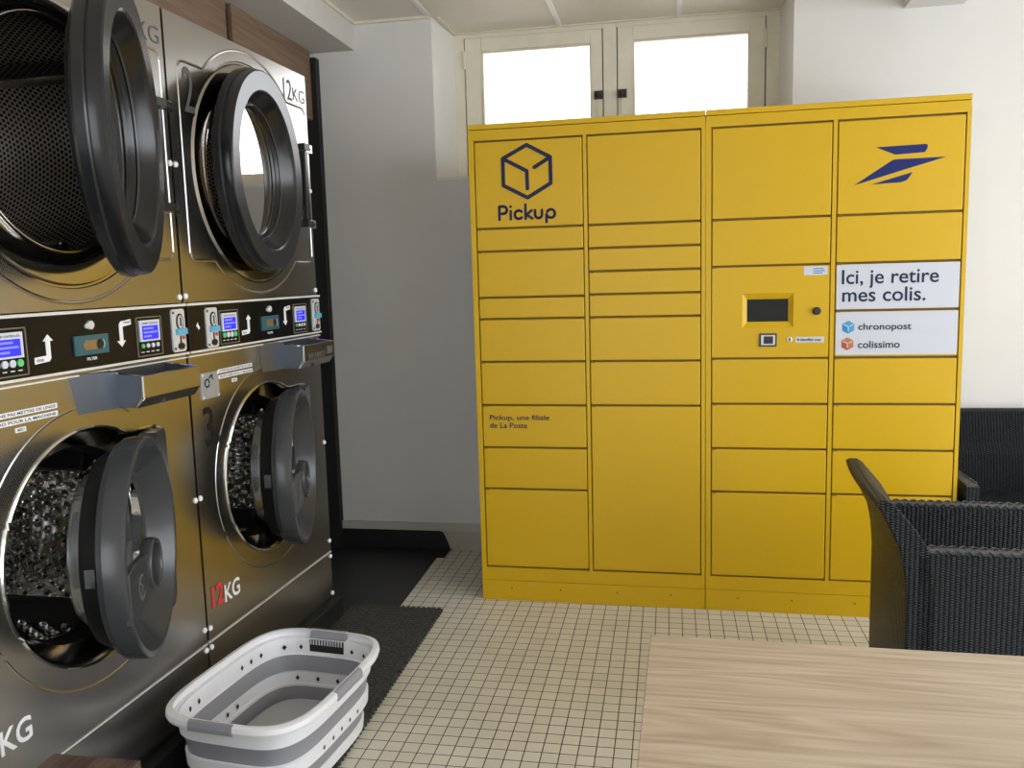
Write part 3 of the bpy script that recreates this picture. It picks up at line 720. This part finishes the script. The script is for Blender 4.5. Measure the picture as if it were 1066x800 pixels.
    for p_ in ddo.data.polygons:
        ctr = p_.center; a_c = atan2(ctr.z - Cd[1], ctr.y - Cd[0])
        for li in p_.loop_indices:
            v = ddo.data.vertices[ddo.data.loops[li].vertex_index].co
            if abs(p_.normal.x) > .8: ul.data[li].uv = (v.y, v.z)
            else:
                an = atan2(v.z - Cd[1], v.y - Cd[0])
                while an - a_c > pi: an -= 2 * pi
                while an - a_c < -pi: an += 2 * pi
                ul.data[li].uv = (an * RD, v.x)
    hb = MB(); hb.lathe_x([(-.64, .075), (-.60, .07), (-.585, .05), (-.58, .0005)], Cd, 32); hb.build('drum_hub', M['chrome'], ddo)
    for k in range(3):
        a = radians(44 + 120 * k); lf = MB(); ca, sa = cos(a), sin(a)
        lf.prism([(-.03, .304), (.03, .304), (.012, .25), (-.012, .25)], -.07, -.62, lambda u, r, q: (q, Cd[0] + r * ca - u * sa, Cd[1] + r * sa + u * ca)); lf.build('drum_lifter', M['drum'], ddo, bevel=.006)
    # dryer door
    th = radians(25.5 if left_machine else 8.2); hc = .338 if left_machine else .326; hy = .765 if left_machine else .716
    k = hc / .338
    d = MB(); d.lathe_x([(-.020, .20), (-.022, .300 * k), (-.016, .322 * k), (-.008, .334 * k), (.012, .338 * k), (.016, .336 * k), (.018, .331 * k), (.036, .333 * k), (.047, .330 * k), (.050, .325 * k), (.048, .266 * k), (.044, .260 * k), (.034, .256 * k), (.004, .222 * k), (-.004, .214 * k), (-.014, .210 * k), (-.016, .195 * k), (-.018, .19 * k)], (-hc, 0), 96)
    ddoor = d.build('dryer_door', M['doorblack'], t); ddoor.location = (0.0, hy, Cd[1]); ddoor.rotation_euler = (0, 0, th)
    g = MB(); g.lathe_x([(-.012, .212 * k), (-.0125, .0005)], (-hc, 0), 64); g.build('door_glass', M['glass'], ddoor)
    g = MB(); g.lathe_x([(.0065, .2225 * k), (.0085, .2190 * k), (.0045, .2165 * k)], (-hc, 0), 80); g.build('inner_ring', M['bezel'] if False else M['doorgrey'], ddoor)
    g = MB(); g.lathe_x([(-.02, .290 * k), (-.032, .286 * k), (-.034, .262 * k), (-.02, .258 * k)], (-hc, 0), 80); g.build('door_seal', M['seal'], ddoor)
    hcv = MB(); hcv.box((0, .792, 1.612), (.028, .822, 1.870)); hcv.build('hinge_cover', M['doorblack'], dryer, bevel=.006)
    for z in (1.60, 1.885):
        h = MB(); h.box((0, .835, z - .012), (.006, .905, z + .018), 0); h.box((.0, .80, z - .010), (.026, .848, z + .014), 1); h.prism(poly_circle((.87, z + .003), .0045, 10), .006, .008, PL(0), 1); h.prism(poly_circle((.89, z + .003), .0045, 10), .006, .008, PL(0), 1)
        h.build('hinge', [M['chrome'], M['black']], dryer, bevel=.001)
    tx = MB(); put_text(tx, '12', .708, .772, 2.046, 2.118, PL(.0012), 0, .0); put_text(tx, 'KG', .780, .872, 2.051, 2.098, PL(.0012), 0, -.005)
    tx.build('capacity_lettering', M['greyvinyl'], dryer)
    if not left_machine:
        tx = MB(); put_text(tx, '2', .078, .130, 1.89, 2.02, PL(.0012), 0, .005); tx.build('machine_number', M['greyvinyl'], dryer)
    for (a, z, pa) in ((.012, 1.352, dryer), (.878, 1.350, dryer), (.012, .333, washer), (.878, .338, washer), (.010, .744, washer), (.880, .744, washer), (.011, 1.115, washer), (.880, 1.114, washer), (.012, .272, t), (.879, .273, t), (.879, .117, t), (.012, .117, t), (.012, 1.73, dryer), (.880, 1.73, dryer)):
        s_ = MB(); s_.lathe_x([(0, .0085), (.003, .0085), (.0055, .006), (.006, .0005)], (a, z), 12); s_.build('screw', M['screw'], pa)
    return t
baseR = C0 - DV * 0.885
baseL = C0 - DV * (2 * 0.885 + 0.01)
tower(baseR, False)
tower(baseL, True)
# black plinth slab under both towers
pl = MB()
def wl(o, t_): # world from (out,t) relative right machine
    v = baseR + DV * t_ + Vector((cos(ANG), sin(ANG), 0)) * o; return (v.x, v.y)
pl.prism([wl(-.82, -1.75), wl(.035, -1.75), wl(.035, .905), wl(-.82, .905)], 0.001, .098, lambda a, b, d: (a, b, d))
pl.build('trim_9', M['blackpaint'], kind='structure', bevel=.006)

# ------------------------------------------------------------------ parcel lockers
YAW = -0.0157; H = 1.992; WD = 0.939; DEP = 0.47
LD = Vector((cos(YAW), sin(YAW), 0))
ROWS = {'A': [1.925, 1.577, 1.485, 1.297, 1.209, 1.031, .849, .669, .491, .148],
        'B': [1.925, 1.577, 1.485, 1.393, 1.301, 1.209, 1.031, .849, .148],
        'C': [1.925, 1.577, 1.397, 1.038, .857, .677, .499, .147],
        'D': [1.925, 1.577, 1.397, 1.218, 1.038, .857, .677, .499, .147]}
COLS = {'A': (.025, .462), 'B': (.482, .920), 'C': (.963 - WD, 1.401 - WD), 'D': (1.422 - WD, 1.860 - WD)}
FP = lambda y: (lambda a, b, d: (a, y - d, b))     # locker front plane (u, z, outwards)
def iso_box(mb, c, r, mp, mi_l, mi_r, mi_w):
    h = r * .5; w = r * .866
    mb.prism([(c[0] - w, c[1] + h), (c[0], c[1] + r), (c[0] + w, c[1] + h), (c[0], c[1])], 0, .0004, mp, mi_r)
    mb.prism([(c[0] - w, c[1] + h), (c[0], c[1]), (c[0], c[1] - r), (c[0] - w, c[1] - h)], 0, .0004, mp, mi_l)
    mb.prism([(c[0] + w, c[1] + h), (c[0], c[1]), (c[0], c[1] - r), (c[0] + w, c[1] - h)], 0, .0004, mp, mi_r)
    stroke(mb, [(c[0] - w * .75, c[1] + h * .75), (c[0], c[1] + .08 * r), (c[0], c[1] - r * .55)], r * .13, mp, .0004, .0008, mi_w)
    stroke(mb, [(c[0] + w * .75, c[1] + h * .75), (c[0] + w * .3, c[1] + h * .32)], r * .13, mp, .0004, .0008, mi_w)
def locker(u0, cols, lab):
    t = thing('parcel_locker', lab, 'locker', tuple(LD * u0), YAW, 'yellow parcel lockers')
    f = MB(); EP = .0012
    f.box((EP, .014, .0), (WD - EP, DEP, H - .022), 1)                       # carcass behind the doors
    f.box((EP, .0, 1.9285), (WD - EP, .016, 1.970), 0)                       # top rail
    f.box((EP, -.004, 1.972), (WD - EP, DEP, H), 0)                          # top cap
    f.box((EP, .0, .089), (WD - EP, .016, .1445), 0)                         # bottom rail
    f.box((EP, .0005, .0), (WD - EP, .016, .0875), 0)                        # plinth sheet
    (a0, a1), (b0, b1) = COLS[cols[0]], COLS[cols[1]]
    for x0, x1 in ((EP, a0 - .003), (a1 + .003, b0 - .003), (b1 + .003, WD - EP)): f.box((x0, 0, .1445), (x1, .016, 1.9285), 0)
    f.box((EP, .016, 0), (EP + .002, DEP, H - .021), 0); f.box((WD - EP - .002, .016, 0), (WD - EP, DEP, H - .021), 0)
    f.build('cabinet_frame', [M['yellow'], M['yellowgap']], t, bevel=.0015)
    for sx in (.13, .34, .58, .80):
        s = MB(); s.prism(poly_circle((sx, .055), .0035, 10), 0, .0012, FP(0.0005)); s.build('rivet', M['yellowgap'], t)
    doors = []
    for c in cols:
        x0, x1 = COLS[c]; r = ROWS[c]
        for i in range(len(r) - 1):
            z1, z0 = r[i], r[i + 1]
            mb = MB(); g = .0042
            screen_door = (c == 'C' and i == 2)
            if not screen_door:
                mb.box((x0 + .001, 0.0, z0 + g), (x1 - .001, .014, z1 - g), 0)
            else:
                # plate with rectangular opening for the recessed touch screen
                sx0, sx1, sz0, sz1 = 1.079 - WD, 1.270 - WD, 1.157, 1.291
                mb.box((x0 + .001, 0, z0 + g), (sx0, .014, z1 - g)); mb.box((sx1, 0, z0 + g), (x1 - .001, .014, z1 - g)); mb.box((sx0, 0, z0 + g), (sx1, .014, sz0)); mb.box((sx0, 0, sz1), (sx1, .014, z1 - g))
                ix0, ix1, iz0, iz1 = 1.098 - WD, 1.251 - WD, 1.181, 1.267
                o_ = [(sx0, sz0), (sx1, sz0), (sx1, sz1), (sx0, sz1)]; i_ = [(ix0, iz0), (ix1, iz0), (ix1, iz1), (ix0, iz1)]
                mb.rings([[(a, 0, b) for a, b in o_], [(a, .013, b) for a, b in i_]], 0, True, False)
            d = mb.build('locker_door', M['yellow'], t, bevel=.0028 if not screen_door else 0)
            doors.append((c, i, d))
            if i > 0:
                n_ = MB(); n_.box((x0 + .003, -.0012, z1 - .006), (x0 + .020, .010, z1 + .001)); n_.build('hinge_pin', M['yellowgap'], d)
    D_ = {(c, i): d for c, i, d in doors}
    mp = FP(-.0003)
    if 'A' in cols:
        mb = MB()
        hx = [(.240, 1.902), (.335, 1.850), (.335, 1.748), (.240, 1.695), (.142, 1.747), (.142, 1.853)]
        stroke(mb, hx, .0155, mp, 0, .0008, closed=True)
        stroke(mb, [(.142, 1.853), (.239, 1.800), (.240, 1.731)], .0155, mp, 0, .0008); stroke(mb, [(.335, 1.850), (.270, 1.813)], .0155, mp, 0, .0008)
        mb.build('box_emblem', M['navytext'], D_[('A', 0)])
        mb = MB(); w = .0112; z0 = 1.612; X = .117; xh = .032; caps = .052
        def S_(pts): stroke(mb, pts, w, mp, 0, .0008)
        S_([(X + .005, z0), (X + .005, z0 + caps)]); S_([(X + .012, z0 + caps)] + arc((X + .022, z0 + caps - .0145), .0145, 90, -90, 10) + [(X + .014, z0 + caps - .029)])
        S_([(X + .052, z0), (X + .052, z0 + xh)]); S_([(X + .052, z0 + .050), (X + .052, z0 + .0505)])
        S_(arc((X + .085, z0 + .017), .0165, 45, 315, 14))
        S_([(X + .113, z0), (X + .113, z0 + caps + .004)]); S_([(X + .138, z0 + xh), (X + .117, z0 + .016), (X + .140, z0)])
        S_([(X + .152, z0 + xh), (X + .152, z0 + .015)] + arc((X + .166, z0 + .0145), .014, 180, 360, 10) + [(X + .180, z0 + xh)])
        S_([(X + .198, z0 - .016), (X + .198, z0 + .014)]); S_(arc((X + .216, z0 + .0165), .0165, 150, -150, 14))
        mb.build('brand_lettering', M['navytext'], D_[('A', 0)])
        for tx_, q_ in (('Pickup, une filiale', (.056, .309, .780, .808)), ('de La Poste', (.056, .215, .752, .775))):
            words('small_lettering', tx_, *q_, FP(-.0012), M['navytext'], D_[('A', 6)], .012)
    else:
        o = -WD
        mb = MB()
        mb.prism([(1.554 + o, 1.820), (1.720 + o, 1.823), (1.730 + o, 1.822), (1.733 + o, 1.813), (1.731 + o, 1.806), (1.724 + o, 1.794), (1.622 + o, 1.790)], 0, .0008, mp)
        mb.prism([(1.480 + o, 1.685), (1.610 + o, 1.769), (1.622 + o, 1.773), (1.798 + o, 1.774), (1.650 + o, 1.733)], 0, .0008, mp)
        mb.prism([(1.540 + o, 1.685), (1.600 + o, 1.688), (1.644 + o, 1.689), (1.664 + o, 1.696), (1.672 + o, 1.706), (1.684 + o, 1.724)], 0, .0008, mp)
        mb.build('bird_emblem', M['navy'], D_[('D', 0)])
        x0, x1 = COLS['D']
        mb = MB(); mb.box((x0 + .004, -.0006, 1.2235), (x1 - .003, .0002, 1.392)); mb.build('white_sign', M['sticker'], D_[('D', 2)])
        for tx_, q_ in (('Ici, je retire', (1.444, 1.786, 1.301, 1.372)), ('mes colis.', (1.447, 1.742, 1.251, 1.305))):
            words('sign_lettering', tx_, q_[0] + o, q_[1] + o, q_[2], q_[3], FP(-.0016), M['navytext'], D_[('D', 2)], .010)
        mb = MB(); mb.box((x0 + .004, -.0006, 1.0485), (x1 - .003, .0002, 1.2125)); mb.build('white_sign', M['sticker'], D_[('D', 3)])
        for tx_, q_ in (('chronopost', (1.507, 1.696, 1.136, 1.169)), ('colissimo', (1.507, 1.657, 1.074, 1.102))):
            mb = MB(); put_text(mb, tx_, q_[0] + o, q_[1] + o, q_[2], q_[3], FP(-.0016), 0, .012); mb.build('sign_lettering', M['blackprint'], D_[('D', 3)])
        mb = MB(); iso_box(mb, (1.471 + o, 1.155), .025, FP(-.0007), 0, 1, 4); iso_box(mb, (1.469 + o, 1.091), .025, FP(-.0007), 3, 2, 4)
        mb.build('parcel_emblems', [M['cyan'], M['cyan2'], M['orange'], M['orange2'], M['sticker']], D_[('D', 3)])
        sd = D_[('C', 2)]
        mb = MB(); mb.box((1.096 + o, .0125, 1.179), (1.253 + o, .016, 1.269)); mb.build('touch_screen', M['screen'], sd)
        mb = MB(); mb.box((1.144 + o, -.004, 1.084), (1.209 + o, .002, 1.135), 0); mb.box((1.150 + o, -.0046, 1.090), (1.203 + o, 0, 1.129), 1); mb.box((1.160 + o, -.0052, 1.095), (1.195 + o, 0, 1.124), 0); mb.build('card_reader', [M['black'], M['sticker']], sd)
        mb = MB(); mb.lathe_x([(0, .015), (.010, .015), (.014, .011), (.014, .0005)], (0, 0), 24); mb.v = [(1.355 + o + q[1], -q[0], 1.219 + q[2]) for q in mb.v]; mb.build('camera_knob', M['black'], sd)
        mb = MB(); mb.lathe_x([(0, .010), (.004, .010), (.005, .007), (.005, .0005)], (0, 0), 20, 0); mb.v = [(1.257 + o + q[1], -q[0], 1.111 + q[2]) for q in mb.v]; mb.box((1.254 + o, -.0058, 1.105), (1.260 + o, 0, 1.117), 1); mb.build('key_lock', [M['coin'], M['black']], sd)
        mb = MB(); mb.box((1.279 + o, -.0006, 1.098), (1.385 + o, 0, 1.120), 0); mb.prism(poly_circle((1.289 + o, 1.109), .004, 12), .0006, .0009, FP(0), 1); put_text(mb, 'Identifiez vous', 1.298 + o, 1.372 + o, 1.1035, 1.1150, FP(-.0010), 1, .025); mb.build('notice_sticker', [M['sticker'], M['blackprint']], sd)
        mb = MB(); mb.box((1.306 + o, -.0006, 1.356), (1.392 + o, 0, 1.389), 0)
        for k, wd in enumerate((.038, .042, .034)): mb.box((1.340 + o, -.0008, 1.378 - .008 * k), (1.340 + wd + o, 0, 1.382 - .008 * k), 1)
        mb.build('paper_sticker', [M['sticker'], M['cyan']], sd)
    return t
locker(0.0, 'AB', 'yellow steel parcel locker with Pickup cube emblem, left one beside the washer-dryer towers')
locker(WD, 'CD', 'yellow steel parcel locker with bird emblem, touch screen and white signs, right one')

# ------------------------------------------------------------------ rubber mat and laundry basket
mt = MB(); P = []
x0, x1, y0, y1 = -.535, -.140, -2.9, -.160
n = int((y1 - y0) / .024)
P += [(x0, y0), (x1 - .006, y0)]
for i in range(n):
    y = y0 + (y1 - y0) * i / n; P += [(x1 - .006, y + .004), (x1 + .006, y + .007), (x1 + .006, y + .016), (x1 - .006, y + .019)]
m_ = 15
for i in range(m_):
    x = x1 - (x1 - x0 - .06) * i / m_; P += [(x - .004, y1 - .004), (x - .007, y1 + .006), (x - .016, y1 + .006), (x - .019, y1 - .004)]
P += arc((x0 + .06, y1 - .06), .06, 90, 180, 6)
mt.prism(P, 0.003, .016, lambda a, b, d: (a, b, d))
tag(mt.build('rubber_mat', M['mat']), 'black rubber mat with zigzag edge lying under the laundry basket', 'mat')

bk = thing('laundry_basket', 'white and grey collapsible laundry basket on the black mat', 'basket', (-.309, -1.29, .016), radians(-6))
def rr(a, b, z, n=72, e=4.2):
    return [(a * math.copysign(abs(cos(q)) ** (2 / e), cos(q)), b * math.copysign(abs(sin(q)) ** (2 / e), sin(q)), z) for q in [2 * pi * (i + .5) / n for i in range(n)]]
def band(name, m, lv, th=.004, par=bk, cap=None):
    mb = MB()
    mb.rings([rr(a, b, z) for a, b, z in lv] + [rr(a - th, b - th, z) for a, b, z in lv[::-1]] + [rr(*lv[0])], 0)
    return mb.build(name, m, par)
Z = .254
# white rim with rolled lip and upper wall
band('rim', M['basketw'], [(.192, .270, Z - .075), (.198, .277, Z - .072), (.202, .281, Z - .03), (.204, .284, Z - .024), (.221, .301, Z - .026), (.224, .305, Z - .016), (.222, .303, Z - .004), (.214, .296, Z)], .008)
band('grey_band', M['basketg'], [(.184, .262, Z - .128), (.191, .269, Z - .078), (.193, .271, Z - .074)], .004)
band('white_band', M['basketw'], [(.176, .253, Z - .172), (.188, .266, Z - .166), (.190, .268, Z - .130), (.183, .261, Z - .126)], .005)
band('grey_band', M['basketg'], [(.170, .247, Z - .216), (.177, .254, Z - .174), (.178, .255, Z - .170)], .004)
b_ = MB(); b_.rings([rr(.158, .236, .0), rr(.172, .250, .006), (rr(.175, .253, .038)), rr(.169, .247, .040), rr(.164, .242, .008), rr(.05, .08, .008)], 0, cap0=True, cap1=True); b_.build('base', M['basketw'], bk)
f_ = MB(); f_.rings([rr(.160, .238, .0395), rr(.158, .236, .044), rr(.05, .07, .044)], 0, cap1=True); f_.build('floor_panel', M['basketl'], bk)
# vent holes : dark diamonds through the white bands
def on_rr(a, b, q, e=4.2):
    return a * math.copysign(abs(cos(q)) ** (2 / e), cos(q)), b * math.copysign(abs(sin(q)) ** (2 / e), sin(q))
def holes(name, lst):
    mb = MB()
    E_ = 4.2
    for (side, s, z, a, b, r) in lst:
        for inner in (0, 1):
            aa, bb = (a - .0095, b - .0095) if inner else (a + .0005, b + .0005)
            if side in 'EW':
                sx = 1 if side == 'E' else -1
                fx = lambda u, aa=aa, bb=bb, sx=sx: sx * aa * (1 - abs(u / bb) ** E_) ** (1 / E_)
                mb.prism([(s - r * .7, z), (s, z - r), (s + r * .7, z), (s, z + r)], 0, .0012, lambda u, v, d, fx=fx: (fx(u) + d - .0006, u, v))
            else:
                sy = 1 if side == 'N' else -1
                fy = lambda u, aa=aa, bb=bb, sy=sy: sy * bb * (1 - abs(u / aa) ** E_) ** (1 / E_)
                mb.prism([(s - r * .7, z), (s, z - r), (s + r * .7, z), (s, z + r)], 0, .0012, lambda u, v, d, fy=fy: (u, fy(u) + d - .0006, v))
    return mb.build(name, M['matteblack'], bk)
up, lo = [], []
for s in (-.21, -.165, -.12, .09, .135, .18):
    up += [('W', s, Z - .052, .1995, .279, .0085)]
for s in (-.14, -.09, .09, .14): up += [('N', s, Z - .052, .1995, .279, .0085)]
for s in (-.16, -.11, -.06, -.01, .04): lo += [('W', s, Z - .150, .1885, .2665, .0085), ('E', s + .06, Z - .150, .1885, .2665, .0075)]
for s in (-.1, -.03, .04, .11): lo += [('N', s, Z - .150, .1885, .2665, .0085)]
holes('vent_holes', up); holes('vent_holes', lo)
# soft grips on the rim and hand slots below
for (sd_, c0, hl) in (('N', .0, .062), ('S', -.02, .066), ('E', .0, .075)):
    g = MB(); sgn = -1 if sd_ == 'S' else 1
    o_ = .305 if sd_ in 'NS' else .224
    prof = [(o_ + .0015, Z - .026), (o_ + .0022, Z - .014), (o_ - .002, Z - .001), (o_ - .010, Z + .0025), (o_ - .018, Z - .004), (o_ - .0285, Z - .022), (o_ - .026, Z - .030)]
    if sd_ in 'NS': rs_ = [[(c0 + q * hl, sgn * a, b) for a, b in prof] for q in (-1, -.5, 0, .5, 1)]
    else: rs_ = [[(sgn * a, c0 + q * hl, b) for a, b in prof] for q in (-1, -.5, 0, .5, 1)]
    g.rings(rs_, 0, True, False, True, True)
    g.build('handle_grip', M['basketg'], bk, bevel=.002)
s_ = MB(); s_.box((-.060, .2685, Z - .064), (.060, .2850, Z - .026)); s_.build('hand_slot', M['matteblack'], bk)
s_ = MB()
for k in range(12): s_.box((-.056 + .0098 * k, .2660, Z - .040), (-.0515 + .0098 * k, .2700, Z - .025))
s_.build('grip_ribs', M['basketl'], bk)

# ------------------------------------------------------------------ low dark bench end at lower left
bn = thing('wooden_bench', 'dark brown wooden bench, corner showing below the left tower', 'bench', (-.37, -2.55, 0))
MB().box((-.10, -.56, .385), (.10, .555, .42)).build('bench_top', M['darkwood'], bn, bevel=.002)
for (sx, sy) in ((-1, -1), (1, -1), (-1, 1), (1, 1)): MB().box((sx * .075 - .018, sy * .50 - .018, 0.016), (sx * .075 + .018, sy * .50 + .018, .386)).build('leg', M['darkmetal'], bn, bevel=.002)

# ------------------------------------------------------------------ table
tb = thing('oak_table', 'light oak laminate table in the foreground', 'table', (1.457, -2.40, 0), radians(-1.2))
MB().box((-.70, -.40, .712), (.70, .40, .740)).build('table_top', M['oak'], tb, bevel=.0015)
MB().box((-.62, -.33, .66), (.62, .33, .712)).build('apron', M['darkmetal'], tb)
for sx in (-1, 1):
    for sy in (-1, 1): MB().box((sx * .60 - .025, sy * .31 - .025, 0), (sx * .60 + .025, sy * .31 + .025, .665)).build('leg', M['darkmetal'], tb, bevel=.002)

# ------------------------------------------------------------------ wicker armchairs (local x = forward, y = left)
def armchair(lab, loc, rot, w, dpt, arm, top, lean):
    t = thing('wicker_armchair', lab, 'armchair', loc, rot, 'black wicker armchairs')
    hw, hd = w / 2, dpt / 2
    for s in (-1, 1):
        a = MB(); y0, y1 = (hw - .055, hw) if s > 0 else (-hw, -hw + .055)
        a.box((-hd + .02, y0, .055), (hd, y1, arm - .008))
        sd = a.build('arm_panel', M['weave'], t, bevel=.008, uv=True)
        br = MB(); yo = s * (hw - .006)
        nb = int((2 * hd - .06) / .0125)
        for yy in (s * (hw - .007), s * (hw - .048)):
            for k in range(nb):
                x = -hd + .05 + k * .0125
                sgn = 1 if k % 2 else -1
                p = Vector((x, yy, arm - .004)); dv = Vector((.008, sgn * .003, .0035 * sgn))
                br.tube([p - dv, p - dv * .3 + Vector((0, 0, .002)), p + dv * .3 + Vector((0, 0, .002)), p + dv], .0032, 5)
        br.box((-hd + .05, y0 + .006, arm - .010), (hd - .004, y1 - .006, arm - .003))
        br.build('braided_edge', M['weavelight'] if s < 5 else M['weave'], sd)
    # curved back
    prof = [(0.0, .055), (0.0, .30), (0.0, arm - .14), (-.006, arm - .07), (-.020, arm), (-.044, arm + .05), (-lean + .02, top - .035), (-lean, top - .008)]
    inner = [(-lean + .010, top), (-lean + .034, top), (-lean + .050, top - .010), (-.044 + .066, arm + .05), (.052, arm), (.064, arm - .07), (.07, arm - .14), (.07, .30), (.07, .055)]
    P = prof + inner; bk_ = MB(); ns = 14; rs = []
    for i in range(ns + 1):
        u = -1 + 2 * i / ns; bow = -.012 * (1 - u * u)
        rs.append([(-hd + a + bow, u * hw, b) for a, b in P])
    bk_.rings(rs, 0, True, False, True, True)
    bk_.build('backrest', M['weave'], t, bevel=.004, uv=True)
    st = MB(); st.box((-hd + .06, -hw + .054, .33), (hd - .02, hw - .054, .40)); st.box((hd - .05, -hw + .054, .10), (hd - .02, hw - .054, .33)); st.build('seat', M['weave'], t, bevel=.008, uv=True)
    for sx in (-1, 1):
        for sy in (-1, 1): MB().box((sx * (hd - .035) - .02, sy * (hw - .03) - .02, 0), (sx * (hd - .035) + .02, sy * (hw - .03) + .02, .06)).build('leg', M['darkmetal'], t)
    return t
PSI = radians(-3.0); fw = Vector((cos(PSI), sin(PSI), 0)); lf_ = Vector((-sin(PSI), cos(PSI), 0))
c1 = Vector((1.412, -1.157, 0)) + fw * .29 + lf_ * .265
armchair('black wicker armchair side-on between the oak table and the yellow lockers', tuple(c1), PSI, .53, .58, .645, .775, .085)
armchair('black wicker armchair against the back wall, right of the yellow lockers', (2.245, .24, 0), radians(-90), .70, .60, .555, .745, .06)

for o in bpy.data.objects:
    if o.parent is None and o.type == 'MESH' and not o.get('label') and not o.get('kind'): print('UNTAGGED', o.name)
